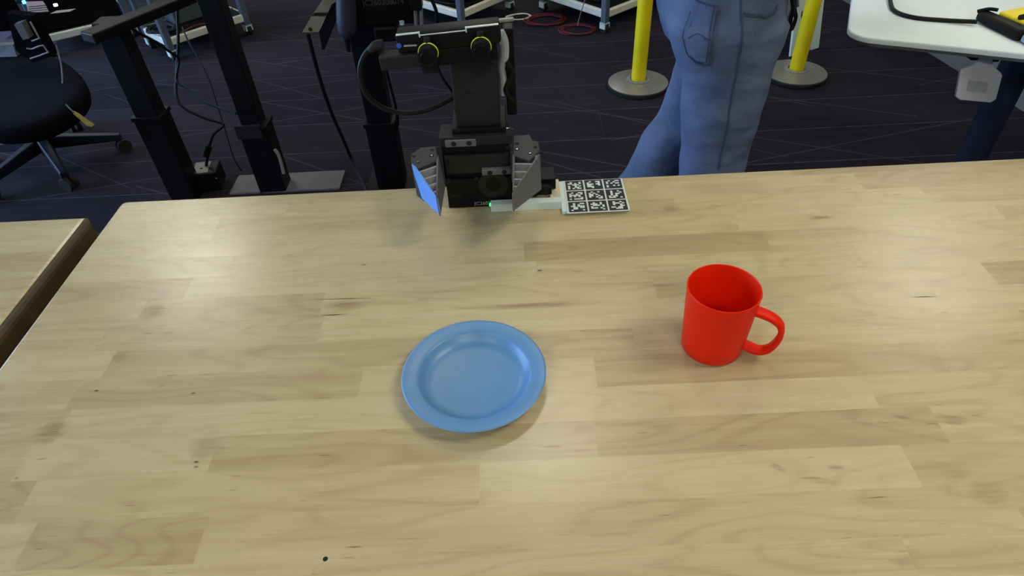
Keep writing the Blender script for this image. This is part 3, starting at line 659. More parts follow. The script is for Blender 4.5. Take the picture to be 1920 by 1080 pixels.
hd_ = MB().loft([ell(cx-.045, cx+.055, cyb-.05, cyb+.05, hz-.03), ell(cx-.045, cx+.06, cyb-.05, cyb+.05, hz+.03), ell(cx-.06, cx+.10, cyb-.06, cyb+.06, hz+.055), ell(cx-.085, cx+.105, cyb-.07, cyb+.07, hz+.10), ell(cx-.095, cx+.105, cyb-.076, cyb+.076, hz+.16), ell(cx-.09, cx+.095, cyb-.072, cyb+.072, hz+.21), ell(cx-.06, cx+.06, cyb-.05, cyb+.05, hz+.25)])
hd_.loft([ell(cx+.09, cx+.115, cyb-.014, cyb+.014, hz+.10), ell(cx+.09, cx+.128, cyb-.016, cyb+.016, hz+.115), ell(cx+.09, cx+.108, cyb-.009, cyb+.009, hz+.155)])
for s_ in (-1, 1):
    hd_.loft([ell(cx-.015, cx+.012, cyb+s_*.074-.008, cyb+s_*.074+.008, hz+.10), ell(cx-.02, cx+.016, cyb+s_*.078-.01, cyb+s_*.078+.01, hz+.135), ell(cx-.015, cx+.012, cyb+s_*.076-.008, cyb+s_*.076+.008, hz+.16)])
    hx = Vector((cx+.23, cyb+s_*.17, tz+.15)); hd_.loft([ell(hx.x-.01, hx.x+.03, hx.y-.03, hx.y+.03, hx.z-.015), ell(hx.x-.01, hx.x+.08, hx.y-.036, hx.y+.036, hx.z), ell(hx.x-.01, hx.x+.06, hx.y-.03, hx.y+.03, hx.z+.014)])
    for q in range(4):
        yq = hx.y - .028 + q*.0185; ln_ = [.055, .07, .075, .065][q]; hd_.tube([(hx.x+.07, yq, hx.z), (hx.x+.07+ln_*.5, yq, hx.z-.006), (hx.x+.06+ln_, yq, hx.z-.025)], .009, 8, 3)
    hd_.tube([(hx.x+.02, hx.y-s_*.03, hx.z), (hx.x+.05, hx.y-s_*.055, hx.z-.004), (hx.x+.085, hx.y-s_*.06, hx.z-.012)], .0095, 8, 3)
o = hd_.build('head_and_hands', M_skin, per); r_ = o.modifiers.new('remesh', 'REMESH'); r_.mode = 'VOXEL'; r_.voxel_size = .006; r_.use_smooth_shade = True; o.modifiers.new('smooth', 'SMOOTH').iterations = 3
MB().loft([ell(cx-.105, cx+.05, cyb-.083, cyb+.083, hz+.13), ell(cx-.107, cx+.085, cyb-.085, cyb+.085, hz+.18), ell(cx-.105, cx+.11, cyb-.082, cyb+.082, hz+.21), ell(cx-.08, cx+.08, cyb-.06, cyb+.06, hz+.262), ell(cx-.03, cx+.03, cyb-.02, cyb+.02, hz+.275)]).build('hair', M_hair, per, smooth=True)
for (cx_, cy_) in (((near[-1][0]+near[-1][1])/2, YN), (fl2[-1].x-.045, YFa)):
    MB().loft([ell(cx_-.085, cx_+.20, cy_-.045, cy_+.045, 0), ell(cx_-.09, cx_+.205, cy_-.048, cy_+.048, .03), ell(cx_-.085, cx_+.18, cy_-.045, cy_+.045, .06), ell(cx_-.075, cx_+.06, cy_-.04, cy_+.04, .10)]).build('shoe', M_rubber, per, smooth=True)
MB().tube([py(1488, -6, YN-.02), py(1490, 18, YN-.02), py(1492, 34, YN-.02), py(1484, 55, YN-.02), py(1480, 46, YN-.02), py(1487, 20, YN-.03), py(1484, -6, YN-.03)], .004, 8, 5).build('key_strap', M_cable, per, smooth=True)
MB().tube([py(1494, -4, YN-.02), py(1495, 12, YN-.02)], .004, 8, 1).build('key_clip', M_silver, per)

# ================================================================== stanchions
def stanchion(p, lab):
    t = thing('barrier_post', lab, 'barrier post', (p.x, p.y, 0), group='yellow barrier posts')
    MB().lathe([(0, 0), (.134, 0), (.137, .004), (.137, .016), (.134, .019), (0, .019)], t.location, 48).build('rubber_rim', M_rubber, t, smooth=True)
    MB().lathe([(0, .0191), (.1335, .0191), (.1335, .022), (.060, .0345), (0, .0345)], t.location, 56).build('base', M_steel, t, smooth=True, angle=15)
    MB().lathe([(.0375, .0345), (.053, .0346), (.053, .0375), (.0375, .039)], t.location, 40).build('collar', M_lgrey, t, smooth=True)
    MB().lathe([(0, .035), (.0315, .035), (.0315, .95), (0, .95)], t.location, 32).build('post', M_yellow, t, smooth=True)
    MB().lathe([(0, .9502), (.036, .9502), (.036, 1.0), (.03, 1.005), (0, 1.005)], t.location, 32).build('cap', M_black, t, smooth=True)
stanchion(pz(1196, 158, .01), 'yellow barrier post on a round steel base, left of the person in jeans')
stanchion(pz(1491, 139, .01), 'yellow barrier post on a round steel base, in front of the white folding sign')

# ================================================================== folding floor sign
a, b = pz(1484, 104, 0), pz(1529, 90, 0); a.z = b.z = 0; d = (b - a).normalized(); n_ = Vector((-d.y, d.x, 0))
sg = thing('floor_sign', 'white folding floor sign standing behind the right-hand barrier post', 'sign', ((a+b)/2 + n_*.1))
W_ = (b - a).length; hgt = .62; L2 = a - d*.02
def leaf(foot, lean, name):
    u = (Vector((0, 0, hgt)) + lean).normalized() * hgt; nn = d.cross(u).normalized(); w = W_ + .03
    pts = [(0, 0), (.05, 0), (.07, .03), (w-.07, .03), (w-.05, 0), (w, 0), (w-.015, hgt), (.015, hgt)]
    return MB().prism([foot + d*x + u.normalized()*y + nn*.0 for x, y in pts], nn*.012).build(name, M_white, sg, bevel=.002), u.normalized(), nn
f1, u1, n1 = leaf(L2, n_*.11, 'front_leaf'); f2, u2, n2 = leaf(L2 + n_*.24 - d*.0, -n_*.11, 'back_leaf')
off = -n_ * .0125
# only broken dark strokes of the printing show beside the post
for qx, qy, w, h in ((1498, 30, .018, .007), (1498, 33, .006, .03), (1501, 36, .006, .02), (1523, 38, .012, .03), (1495, 53, .008, .012), (1516, 60, .008, .014)):
    r_ = ray(qx, qy); t_ = ((L2 - CAM).dot(n1)) / r_.dot(n1); q = CAM + r_ * t_; q = q + (n1 if n1.y < 0 else -n1) * .0002
    if n1.y < 0: q = q + n1 * .012
    MB().prism([q, q + d*w, q + d*w + u1*h, q + u1*h], (n1 if n1.y < 0 else -n1) * .0006).build('printed_mark', M_ink, f1)

# ================================================================== white table at the right
WZ = .735
A = pz(1634, 71, WZ); B = pz(1960, 104, WZ); d = (B - A).normalized(); n_ = Vector((-d.y, d.x, 0)); E0 = pz(1594, 20, WZ)
c0 = A + d * ((E0 - A).dot(d))            # square corner before rounding
wtb = thing('white_table', 'white laminate table with rounded corner and navy legs at the upper right', 'table', (c0 + d*.6 + n_*.35) * 1)
wtb.location.z = 0
pl = []; R_ = .055; Wl, Wd = 1.2, .7
for cx_, cy_, a0 in ((R_, R_, 180), (Wl-R_, R_, 270), (Wl-R_, Wd-R_, 0), (R_, Wd-R_, 90)):
    for k in range(9):
        t = math.radians(a0 + 90*k/8); pl.append(c0 + d*(cx_ + R_*math.cos(t)) + n_*(cy_ + R_*math.sin(t)))
pl = [Vector((p.x, p.y, 0)) for p in pl]; cen = sum(pl, Vector()) / len(pl)
def lay(z, s): return [Vector((p.x, p.y, z)) + (cen - p).normalized()*s for p in pl]
MB().loft([lay(WZ-.0125, .0008), lay(WZ-.004, 0), lay(WZ-.001, .001), lay(WZ, .003)]).build('top', M_tablewhite, wtb, smooth=True, angle=50)
MB().loft([lay(WZ-.021, .010), lay(WZ-.0125, .0015)]).build('edge_band', M_edge, wtb)
lp = py(1868, 200, 1.50); lp.z = 0
for p in (lp, lp + d*.78):
    MB().cyl((p.x, p.y, .012), (p.x, p.y, WZ-.021), .036, n=32).build('leg', M_navy, wtb, smooth=True)
    q0, q1 = p - n_*.14, p + n_*.30
    MB().hexa([q0 - d*.035, q0 + d*.035, q1 + d*.035, q1 - d*.035] + [v + Vector((0, 0, .03)) for v in (q0 - d*.035, q0 + d*.035, q1 + d*.035, q1 - d*.035)]).build('foot_bar', M_navy, wtb, bevel=.004)
# hanging hook under the edge
hk = thing('table_hook', 'pale grey plastic paddle hook clipped under the white table', 'hook', py(1838, 100, 1.36))
HY = 1.36; g_ = lambda x, y, yy=HY: py(x, y, yy)
MB().prism([g_(1818, 104), g_(1880, 105), g_(1872, 116), g_(1862, 116), g_(1860, 109), g_(1836, 108), g_(1832, 113), g_(1820, 113)], (0, .03, 0)).build('clip', M_dark, hk)
pad = MB().prism([g_(1836, 108), g_(1861, 110), g_(1865, 127), g_(1878, 137), g_(1880, 142), g_(1868, 186), g_(1858, 193), g_(1800, 188), g_(1792, 182), g_(1801, 131), g_(1816, 127), g_(1828, 122)], (0, .008, 0)).build('paddle', mat('grey_plastic', (190, 192, 196), .35, var=.03), hk, bevel=.002)
q = [g_(1817, 150, HY), g_(1853, 155, HY), g_(1848, 174, HY), g_(1812, 169, HY)]
MB().prism([p + Vector((0, -.0012, 0)) for p in q], (0, .0012, 0)).build('window', mat('grey_insert', (165, 168, 172), .2), pad)
# cable and tool lying on the white table
tag(MB().tube([pz(1668, -30, WZ+.005), pz(1670, 5, WZ+.005), pz(1680, 22, WZ+.005), pz(1715, 33, WZ+.005), pz(1770, 38, WZ+.005), pz(1832, 41, WZ+.010)], .0048, 10, 8).build('power_cable', M_cable, smooth=True), 'thick black cable curving across the white table top', 'cable')
tl = thing('power_tool', 'black and yellow tool lying on the white table', 'tool', pz(1870, 50, WZ))
u0, u1 = pz(1824, 42, WZ), pz(1904, 80, WZ); du = (u1 - u0).normalized(); dn = Vector((-du.y, du.x, 0)); LL = (u1 - u0).length
if dn.y < 0: dn = -dn
def tb(u, v, z): return Vector((u0.x, u0.y, WZ)) + du*u + dn*v + Vector((0, 0, z))
MB().hexa([tb(0, .0, .004), tb(LL, 0, .001), tb(LL, .034, .001), tb(0, .032, .004), tb(-.008, .006, .020), tb(LL-.002, .002, .022), tb(LL, .03, .028), tb(-.006, .028, .026)]).build('black_body', M_black, tl, bevel=.006)
MB().tube([tb(-.010, .010, .020), tb(.004, .024, .028), tb(.020, .032, .030)], .004, 8, 5).build('lug', M_black, tl, smooth=True)
yb_ = MB().hexa([tb(.022, .0345, .002), tb(LL+.05, .0345, .002), tb(LL+.05, .13, .002), tb(.022, .12, .002), tb(.022, .036, .028), tb(LL+.05, .036, .030), tb(LL+.05, .125, .034), tb(.022, .118, .032)]).build('yellow_shell', M_yellow, tl, bevel=.004)
MB().tube([tb(LL*.60, .036, .032), tb(LL*.66, .055, .033), tb(LL*.72, .075, .034), tb(LL*.85, .11, .036)], .006, 8, 5, rad=[.005, .009, .006, .010]).build('black_strap', M_black, yb_, smooth=True)
MB().rbox((0, 0, 0), (.09, .03, .016), .004, 2, Matrix.Translation(tb(LL+.003, .004, .003)) @ Matrix((du, dn, Vector((0, 0, 1)))).transposed().to_4x4()).build('silver_end', mat('pale_blue_steel', (150, 178, 200), .3), tl)

# ================================================================== office chair at the left
HC = Vector((-1.905, 2.36, 0))
ch = thing('office_chair', 'black swivel office chair with five-star base at the left edge', 'chair', HC)
hub = MB().cyl(HC + Vector((0, 0, .065)), HC + Vector((0, 0, .125)), .04, .034, 24).build('hub', M_black, ch, smooth=True)
M_chairbase = mat('chair_base_nylon', (16, 20, 34), .45, spec=.3)
for an in (14, -50, -112, 98, 176):
    a = math.radians(an); u = Vector((math.cos(a), math.sin(a), 0)); v = Vector((-u.y, u.x, 0)); R_ = .285
    sp = MB().hexa([HC + u*.02 - v*.026 + Vector((0,0,.07)), HC + u*R_ - v*.015 + Vector((0,0,.052)), HC + u*R_ + v*.015 + Vector((0,0,.052)), HC + u*.02 + v*.026 + Vector((0,0,.07)),
                    HC + u*.02 - v*.018 + Vector((0,0,.12)), HC + u*R_ - v*.011 + Vector((0,0,.078)), HC + u*R_ + v*.011 + Vector((0,0,.078)), HC + u*.02 + v*.018 + Vector((0,0,.12))]).build('spoke', M_chairbase, ch, bevel=.004)
    q = HC + u*(R_ - .008); w = Vector((math.cos(a + .6), math.sin(a + .6), 0)); w2 = Vector((-w.y, w.x, 0))
    for s_ in (-1, 1): MB().cyl(q + w2*s_*.006 + Vector((0,0,.027)), q + w2*s_*.022 + Vector((0,0,.027)), .027, n=24).build('caster_wheel', M_rubber, sp, smooth=True)
    MB().cyl(q + Vector((0,0,.03)), q + Vector((0,0,.062)), .008, n=12).build('caster_stem', M_silver, sp)
ZS = .40
sl = [pz(x, y, ZS) for x, y in ((60,95),(105,103),(140,124),(161,148),(165,168),(152,190),(118,217),(70,238),(0,247),(-70,240),(-130,210),(-150,165),(-125,125),(-60,100),(0,92))]
cen = sum(sl, Vector()) / len(sl); cen.z = ZS
def sring(f, z): return [Vector((cen.x + (p.x-cen.x)*f, cen.y + (p.y-cen.y)*f, z)) for p in sl]
MB().cyl(HC + Vector((0,0,.12)), Vector((HC.x, HC.y, ZS-.10)), .026, n=20).build('gas_lift', M_black, ch, smooth=True)
MB().hexa([HC + Vector((x, y, ZS-.11)) for x, y in ((-.09,-.09),(.2,-.12),(.2,.06),(-.09,.09))] + [HC + Vector((x, y, ZS-.068)) for x, y in ((-.11,-.11),(.24,-.16),(.24,.08),(-.11,.11))]).build('seat_mechanism', M_black, ch)
seat = MB().loft([sring(.86, ZS-.075), sring(.96, ZS-.06), sring(1.0, ZS-.03), sring(.985, ZS-.005), sring(.93, ZS+.008), sring(.6, ZS+.004)]).build('seat', M_fabric, ch, smooth=True, angle=80)
s2 = seat.modifiers.new('sub', 'SUBSURF'); s2.levels = 2; s2.render_levels = 2
MB().tube([py(105, 85, 2.33), py(114, 118, 2.27), py(117, 150, 2.2), py(116, 176, 2.14)], .0025, 6, 5).build('seat_piping', M_grey, ch, smooth=True)
cby = 2.42
MB().rbox((py(-190, 40, cby).x, cby, .50), (py(26, 40, cby).x, cby + .09, 1.05), .04, 4).build('backrest', M_fabric, ch, smooth=True)
MB().prism([py(-40, 88, cby+.05), py(24, 84, cby+.05), py(36, 118, cby+.02), py(-40, 130, cby+.02)], (0, .03, 0)).build('lumbar_bar', mat('chair_grey_shell', (70, 74, 80), .5), ch)
ay = 2.28
MB().prism([py(26, 46, ay), py(40, 42, ay), py(55, 72, ay), py(43, 75, ay)], (0, .03, 0)).build('arm_label', M_grey, ch)
MB().tube([py(57, 41, ay), py(66, 57, ay), py(74, 72, ay), py(60, 77, ay)], .003, 6, 1).build('arm_loop', M_lgrey, ch)
MB().tube([py(50, 91, ay), py(60, 92, ay), py(72, 87, ay), py(81, 85, ay), py(90, 98, ay), py(75, 104, ay), py(57, 110, ay)], .003, 6, 1).build('arm_loop', M_lgrey, ch)
MB().prism([py(12, 25, ay+.03), py(60, 30, ay+.03), py(100, 105, ay+.03), py(62, 118, ay+.03), py(30, 95, ay+.03)], (0, .035, 0)).build('armrest_post', M_fabric, ch)
tg = [py(138, 208, 1.9), py(146, 212, 1.9), py(177, 234, 1.9), py(172, 238, 1.9), py(163, 236, 1.9), py(137, 213, 1.9)]
MB().prism(tg, (0, .0015, 0)).build('hang_tag', M_yellowtag, ch)['label'] = 'dull yellow paper tag'
MB().tube([py(124, 196, 1.97), py(134, 206, 1.93), py(139, 211, 1.9)], .0022, 6, 3).build('tag_string', M_cable, ch)

# ================================================================== three dark lifting columns
def column(name, lab, base, zjoin, ztop_, wl_, wu, foot, extra=None):
    t = thing(name, lab, 'stand', base)
    MB().rbox((base.x-wl_/2, base.y-wl_*.42, .012), (base.x+wl_/2, base.y+wl_*.42, zjoin), .004).build('lower_column', M_blackm, t)
    MB().rbox((base.x-wl_/2-.004, base.y-wl_*.42-.004, zjoin-.012), (base.x+wl_/2+.004, base.y+wl_*.42+.004, zjoin+.003), .002).build('collar', M_black, t)
    MB().rbox((base.x-wu/2, base.y-wu*.42, zjoin), (base.x+wu/2, base.y+wu*.42, ztop_), .004).build('upper_column', M_blackm, t)
    fx0, fx1, fy0, fy1, m = foot
    MB().rbox((fx0, fy0, 0), (fx1, fy1, .012), .004).build('floor_plate', m, t)
    return t
b1 = Vector((-1.236, 2.05, 0)); b2 = Vector((-.912, 2.08, 0)); b3 = Vector((-.468, 2.07, 0))
d1 = column('lift_column', 'leftmost black lifting column, topped by a slanting dark bar beside the chair', b1, py(287, 216, 2.03).z, .655, .094, .078, (-1.30, -1.19, 1.99, 2.14, M_blackm))
q0, q1 = pz(160, 62, .665), pz(345, -12, .665); dd = (q1-q0).normalized(); nn = Vector((-dd.y, dd.x, 0)); up_ = Vector((0, 0, .03)); q1 = q1 + dd*.25
MB().hexa([q0 - nn*.03 - up_, q1 - nn*.03 - up_, q1 + nn*.03 - up_, q0 + nn*.03 - up_, q0 - nn*.03, q1 - nn*.03, q1 + nn*.03, q0 + nn*.03]).build('top_bar', M_blackm, d1, bevel=.004)
d2 = column('lift_column', 'middle black lifting column standing on a grey floor plate', b2, py(458, 238, 2.05).z, 1.05, .098, .07, (-1.08, -.665, 2.045, 2.17, M_floorgrey))
MB().rbox((b2.x-.055, b2.y-.047, py(458, 238, 2.05).z-.04), (b2.x+.035, b2.y-.036, py(458, 238, 2.05).z+.012), .002).build('clamp_ledge', M_dark, d2)
MB().tube([py(515, 280, 2.04), py(522, 290, 2.04), py(527, 305, 2.04), py(532, 325, 2.04)], .006, 8, 4).build('white_tie', M_lgrey, d2)
d3 = column('lift_column', 'right-hand black lifting column carrying a dark box behind the robot arm', b3, py(720, 232, 2.03).z, .70, .1, .082, (-.56, -.38, 2.0, 2.3, M_blackm))
bxy = 1.96
p0, p1 = py(664, 48, bxy), py(778, 44, bxy)
MB().rbox((p0.x, bxy, p0.z-.004), (p1.x, bxy+.2, p0.z+.34), .005).build('control_box', M_blackm, d3)
q = py(681, 11, bxy - .0005); text_obj('serial_lettering', 'JC260208014', .022, (q.x, bxy - .0006, q.z), (1, 0, 0), (0, 0, 1), mat('dim_lettering', (74, 74, 78), .6), d3)
for xx in (777, 788):
    a, b = py(xx, -6, bxy-.03), py(xx+3, 47, bxy-.03); MB().cyl(b, a, .005, n=12).build('guide_rod', M_lgrey, d3)
MB().rbox((py(770, 20, bxy-.04).x, bxy-.045, py(770, 20, bxy-.04).z), (py(792, 20, bxy-.04).x, bxy-.001, py(770, -5, bxy-.04).z+.2), .004).build('rod_block', M_black, d3)
p = py(754, 46, bxy-.02); MB().cyl(p, p + Vector((0, 0, .01)), .007, n=14).build('white_knob', M_white, d3)
MB().rbox((py(702, 70, bxy-.01).x, bxy-.01, py(702, 78, bxy).z), (py(745, 70, bxy-.01).x, bxy+.05, py(702, 50, bxy).z), .006).build('motor_box', M_black, d3)
by_ = 1.93
MB().prism([py(566, 61, by_), py(597, 60, by_), py(622, 20, by_), py(642, -8, by_), py(615, -14, by_), py(583, 32, by_)], (0, .006, 0)).build('bracket_plate', M_beige, d3)
MB().prism([py(598, 60, by_), py(604, 94, by_), py(609, 92, by_), py(638, 20, by_), py(643, -6, by_), py(622, 8, by_)], (0, .02, 0)).build('bracket_side', M_black, d3)
p = py(582, 55, by_); MB().cyl(p + Vector((0, -.001, 0)), p + Vector((0, .004, 0)), .006, n=12).build('bolt_hole', M_hole, d3)
MB().prism([py(583, 30, by_-.002), py(610, 30, by_-.002), py(618, 24, by_-.002), py(590, 24, by_-.002)], (0, .002, 0)).build('bracket_rib', M_dark, d3)
ha_ = [py(649, -25, 1.9), py(649, 5, 1.9), py(650, 40, 1.9), py(651, 60, 1.9), py(653, 72, 1.9)]
MB().tube(ha_, .03, 20, 4, rad=[.028, .028, .029, .026, .012]).build('motor_can', mat('dim_violet_grey', (44, 42, 58), .5), d3, smooth=True)
MB().tube([py(649, 70, 1.9), py(652, 84, 1.9), py(654, 97, 1.9)], .008, 10, 3, rad=[.009, .008, .005]).build('can_nozzle', M_black, d3, smooth=True)

# power adapter on the floor beside the first column
ad = thing('power_adapter', 'small black power adapter with grey label standing by the leftmost column', 'power adapter', pz(392, 362, 0))
a = pz(392, 362, 0); Mx = Matrix.Translation((a.x, a.y+.03, .012)) @ Matrix.Rotation(math.radians(8), 4, 'Z')
MB().rbox((-.045, -.035, 0), (.05, .06, .075), .005, 2, Mx).build('case', M_black, ad)
MB().box((-.036, -.028, .0751), (.020, .052, .0758), 0, Mx).build('label', mat('adapter_label', (96, 98, 96), .4), ad)
p = Mx @ Vector((.044, -.0356, .05)); MB().cyl(p, p + Vector((0, .002, 0)), .003, n=10).build('led', M_lgrey, ad)
# cables
def cable(pts, r, lab, name='cable', m=None):
    return tag(MB().tube(pts, r, 8, 6).build(name, m or M_cable, smooth=True), lab, 'cable')
cy1 = 2.12
adp = thing('adapter_cable', 'black cable with a bead, hanging left of the middle column down to the adapter', 'cable', py(388, 330, cy1))
MB().tube([py(331, -8, 2.35), py(333, 40, 2.32), py(334, 85, 2.28), py(331, 140, 2.24), py(331, 180, 2.2), py(345, 202, 2.18), py(385, 222, 2.16), py(419, 233, 2.14), py(402, 250, 2.13), py(394, 268, 2.12), py(388, 300, cy1), py(385, 325, cy1), (Mx @ Vector((-.006, .0, .076)))], .0055, 8, 6).build('wire', M_cable, adp, smooth=True)
MB().tube([py(392, 272, cy1), py(386, 291, cy1)], .013, 12, 1).build('ferrite_bead', M_black, adp, smooth=True)
cable([py(236, 46, 2.08), py(254, 58, 2.1), py(290, 78, 2.15), py(318, 97, 2.2), py(335, 112, 2.24), py(331, 150, 2.22), py(352, 168, 2.2), py(372, 186, 2.16), py(410, 202, 2.1), py(432, 209, 2.03), py(443, 213, 2.0)], .0045, 'black cable running from the slanting bar to the middle column')
cable([py(342, 50, 2.5), py(352, 75, 2.45), py(372, 110, 2.4), py(392, 150, 2.35), py(410, 205, 2.3), py(424, 250, 2.26), py(440, 300, 2.22), py(465, 335, 2.2), pz(492, 364, .014)], .0028, 'thin black wire falling between the leftmost and middle columns')
cable([py(577, 62, 1.935), py(584, 90, 1.95), py(596, 135, 1.98), py(610, 180, 2.02), py(625, 220, 2.06), py(642, 258, 2.1), py(660, 300, 2.14), pz(690, 362, .006)], .0065, 'black cable hanging from the beige bracket to the floor')
cable([py(712, 105, 1.97), py(722, 125, 1.98), py(733, 165, 2.0), py(742, 200, 2.02), py(746, 230, 2.05), py(741, 260, 2.08), py(748, 330, 2.1), pz(755, 362, .006)], .0048, 'thin black cable hanging beside the right-hand column')
cable([py(806, -8, 2.2), py(812, 5, 2.2), py(818, 22, 2.2), py(820, 45, 2.2), py(822, 80, 2.2)], .006, 'black cable hanging behind the stereo camera bar')

# ================================================================== carts in the background
def cart(name, lab, corner, d, l1, l2, postw=.034, boxes=()):
    """corner is the near foot; d runs along the right-hand side, the left-hand side is square to it"""
    d = Vector((d[0], d[1], 0)).normalized(); e = Vector((-d.y, d.x, 0)); t = thing(name, lab, 'cart', corner)
    Mx = Matrix((d, e, Vector((0, 0, 1)))).transposed().to_4x4(); Mx.translation = corner
    MB().rbox((.0, .0, .075), (l1, l2, .112), .004, 1, Mx).build('lower_shelf', M_shelf, t)
    MB().rbox((.02, .02, .112), (l1-.02, l2-.02, .116), .001, 1, Mx).build('shelf_mat', M_blackm, t)
    MB().rbox((0, 0, .80), (l1, l2, .83), .004, 1, Mx).build('upper_shelf', M_shelf, t)
    for x, y in ((0, 0), (l1, 0), (0, l2), (l1, l2)):
        pm = MB()
        x_ = x - (.002 if x == 0 else postw - .002); y_ = y - (.002 if y == 0 else postw - .002)
        pm.rbox((x_, y_, .05), (x_+postw, y_+postw, .85), .003, 1, Mx)
        for g in (.3, .64): pm.box((x_-.0015, y_+postw*g, .06), (x_, y_+postw*(g+.08), .84), 0, Mx); pm.box((x_+postw*g, y_-.0015, .06), (x_+postw*(g+.08), y_, .84), 0, Mx)
        po = pm.build('post', M_alu, t)
        cx_, cy_ = x_ + postw/2, y_ + postw/2
        MB().cyl(Mx @ Vector((cx_-.012, cy_, .024)), Mx @ Vector((cx_+.012, cy_, .024)), .024, n=20).build('wheel', M_rubber, po, smooth=True)
        MB().box((cx_-.02, cy_-.018, .022), (cx_-.0135, cy_+.018, .052), 0, Mx).box((cx_+.0135, cy_-.018, .022), (cx_+.02, cy_+.018, .052), 0, Mx).box((cx_-.02, cy_-.018, .046), (cx_+.02, cy_+.018, .053), 0, Mx).build('caster_fork', M_white, po)
    return t, Mx
def loose(name, lab, cat, Mx, a, b, m, parts=()):
    o = thing(name, lab, cat, Mx @ Vector(((a[0]+b[0])/2, (a[1]+b[1])/2, a[2])))
    MB().rbox(a, b, .006, 2, Mx).build('case', m, o)
    for nm, a2, b2, m2 in parts: MB().box(a2, b2, 0, Mx).build(nm, m2, o)
    return o
ca, MA = cart('shelf_cart', 'white cart with wires on its lower shelf, behind the leftmost columns', Vector((-1.775, 3.345, 0)), (.70, .714), .47, .3)
cb_, MBm = cart('shelf_cart', 'white cart with a blue-grey corner post directly behind the stereo camera', Vector((-.262, 3.52, 0)), (.67, .74), .42, .6)
cc, MC = cart('shelf_cart', 'white cart with blue-grey post and caster beside the left barrier post', Vector((.49, 3.415, 0)), (.77, .64), .62, .5)
q0, q1 = pz(98, 73, .09), pz(158, 59, .09); q0.z = q1.z = 0; dq = (q1 - q0).normalized()
cdd, MD = cart('shelf_cart', 'white cart at the far upper left carrying a dark computer', q0 - dq * .05, (dq.x, dq.y), .46, .45)
zc = .40
loose('computer', 'dark computer with a pale label strip, on the far upper left cart', 'computer', MD, (.02, .04, .1165), (.42, .40, zc), M_blackm, ())
lc = [o for o in COL.objects if o.get('label') == 'dark computer with a pale label strip, on the far upper left cart'][0]
a_, b_ = pz(94, 26, zc + .001), pz(131, 22, zc + .001)
MB().hexa([a_, b_, b_ + Vector((.01, .035, 0)), a_ + Vector((.01, .035, 0))] + [v + Vector((0, 0, .001)) for v in (a_, b_, b_ + Vector((.01, .035, 0)), a_ + Vector((.01, .035, 0)))]).build('label_strip', M_beige, lc)
p = pz(105, 11, zc); MB().cyl(p, p + Vector((0, 0, .008)), .008, n=12).build('power_light', M_wled, lc)
pp = thing('paper_stack', 'small stack of loose papers on the dark computer at upper left', 'papers', pz(70, 18, zc + .001))
for k in range(4):
    q = [pz(54 + k, 25 - 2*k, zc + .001), pz(92 - k, 22 - 2*k, zc + .001), pz(84, 9, zc + .001), pz(50, 10, zc + .001)]
    MB().prism([v + Vector((0, 0, .0045*k)) for v in q], (0, 0, .003)).build('sheet', mat('paper_%d' % k, (128, 120 - 4*k, 108), .8), pp)
bl_ = thing('status_light', 'small device with a bright blue light left of the papers', 'device', pz(44, 6, zc))
p = pz(44, 7, zc); MB().rbox(p - Vector((.03, .0, 0)), p + Vector((.03, .05, .02)), .003).build('case', M_blackm, bl_)
p = pz(45, 4, zc + .022); MB().cyl(p - Vector((0, 0, .006)), p + Vector((0, 0, .006)), .007, n=12).build('blue_light', M_bled, bl_)
loose('equipment_box', 'grey-green equipment box on the cart behind the leftmost columns', 'box', MA, (.13, .14, .1165), (.40, .28, .24), mat('grey_green_box', (74, 84, 84), .5), (('front_line', (.14, .1385, .20), (.39, .140, .206), M_grey),))
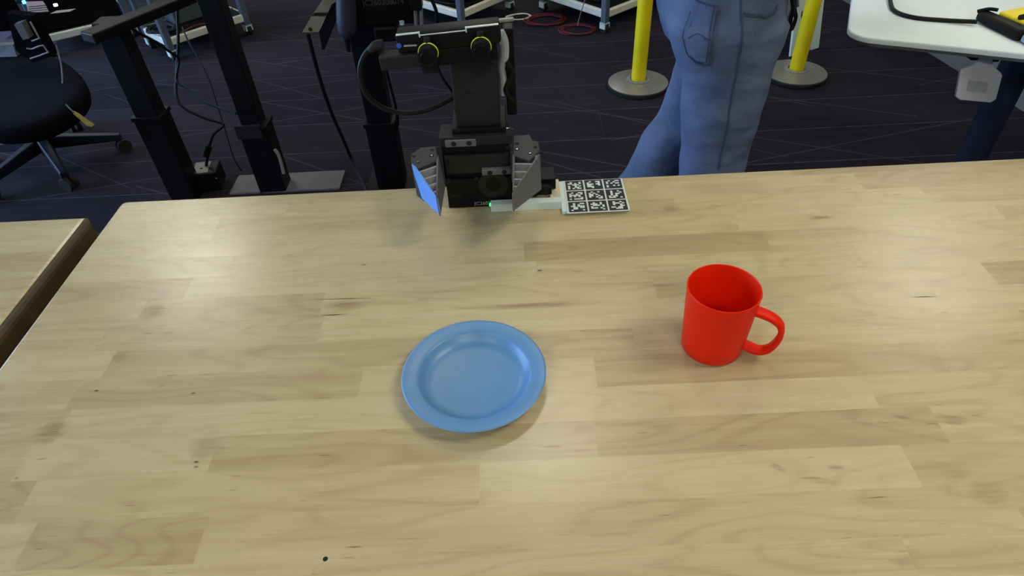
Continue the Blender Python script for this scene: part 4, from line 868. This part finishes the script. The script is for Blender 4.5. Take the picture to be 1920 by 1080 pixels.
loose('equipment_box', 'dark box lying on the cart directly behind the stereo camera', 'box', MBm, (.08, .08, .1165), (.36, .5, .28), M_blackm, (('front_line', (.1, .0785, .2), (.34, .080, .205), M_grey),))
loose('equipment_box', 'dark box lying on the cart beside the left barrier post', 'box', MC, (.06, .1, .1165), (.40, .42, .27), M_blackm, (('front_line', (.08, .0985, .2), (.3, .1, .205), M_grey),))
random.seed(5)
def coil(c, r, turns, rad, m, lab, z=.006, name='wire_coil'):
    pts = []
    for k in range(turns * 8 + 1):
        a = 2*PI*k/8; rr = r * (1 + .16*math.sin(k*1.7) + .1*random.random()); pts.append((c.x + rr*math.cos(a), c.y + rr*.75*math.sin(a), z + rad + .004*abs(math.sin(k*.9)) + .0015*k/8))
    return tag(MB().tube(pts, rad, 6, 3).build(name, m, smooth=True), lab, 'wires')
coil(pz(1082, 58, 0), .085, 5, .0022, mat('magenta_wire', (110, 18, 40), .6), 'tangled red wire coil on the carpet below the right cart', 0)
coil(pz(1022, 40, 0), .10, 6, .0024, M_wire, 'heap of red wires on the carpet between the two right carts', 0)
coil(pz(972, 34, 0), .06, 2, .0035, M_shelf, 'small loop of pale cable beside the heap of red wires', 0)
coil(MA @ Vector((.05, .12, 0)), .07, 5, .006, M_cable, 'coil of black cable on the lower shelf of the left cart', .1165)
tag(MB().tube([MA @ Vector(v) for v in ((.10, .012, .118), (.18, .03, .124), (.27, .02, .120), (.36, .04, .13), (.44, .10, .126))], .0035, 6, 5).build('red_wire', M_wire, smooth=True), 'red wire lying along the shelf edge of the left cart', 'wires')
tag(MB().tube([MC @ Vector(v) for v in ((.10, .20, .28), (.06, .06, .275), (-.02, .09, .22), (-.03, .14, .1), (-.04, .16, .012))], .003, 6, 5).build('pink_wire', mat('pale_pink_wire', (150, 110, 120), .5), smooth=True), 'pale pink wire hanging off the cart beside the left barrier post', 'wires')
tag(MB().tube([MBm @ Vector(v) for v in ((.05, .45, .128), (.03, .28, .122), (.035, .12, .124), (.10, .035, .122), (.28, .03, .122), (.42, .06, .13))], .0035, 6, 5).build('black_wire', M_cable, smooth=True), 'thin black wire draped along the shelf of the cart behind the camera', 'wires')
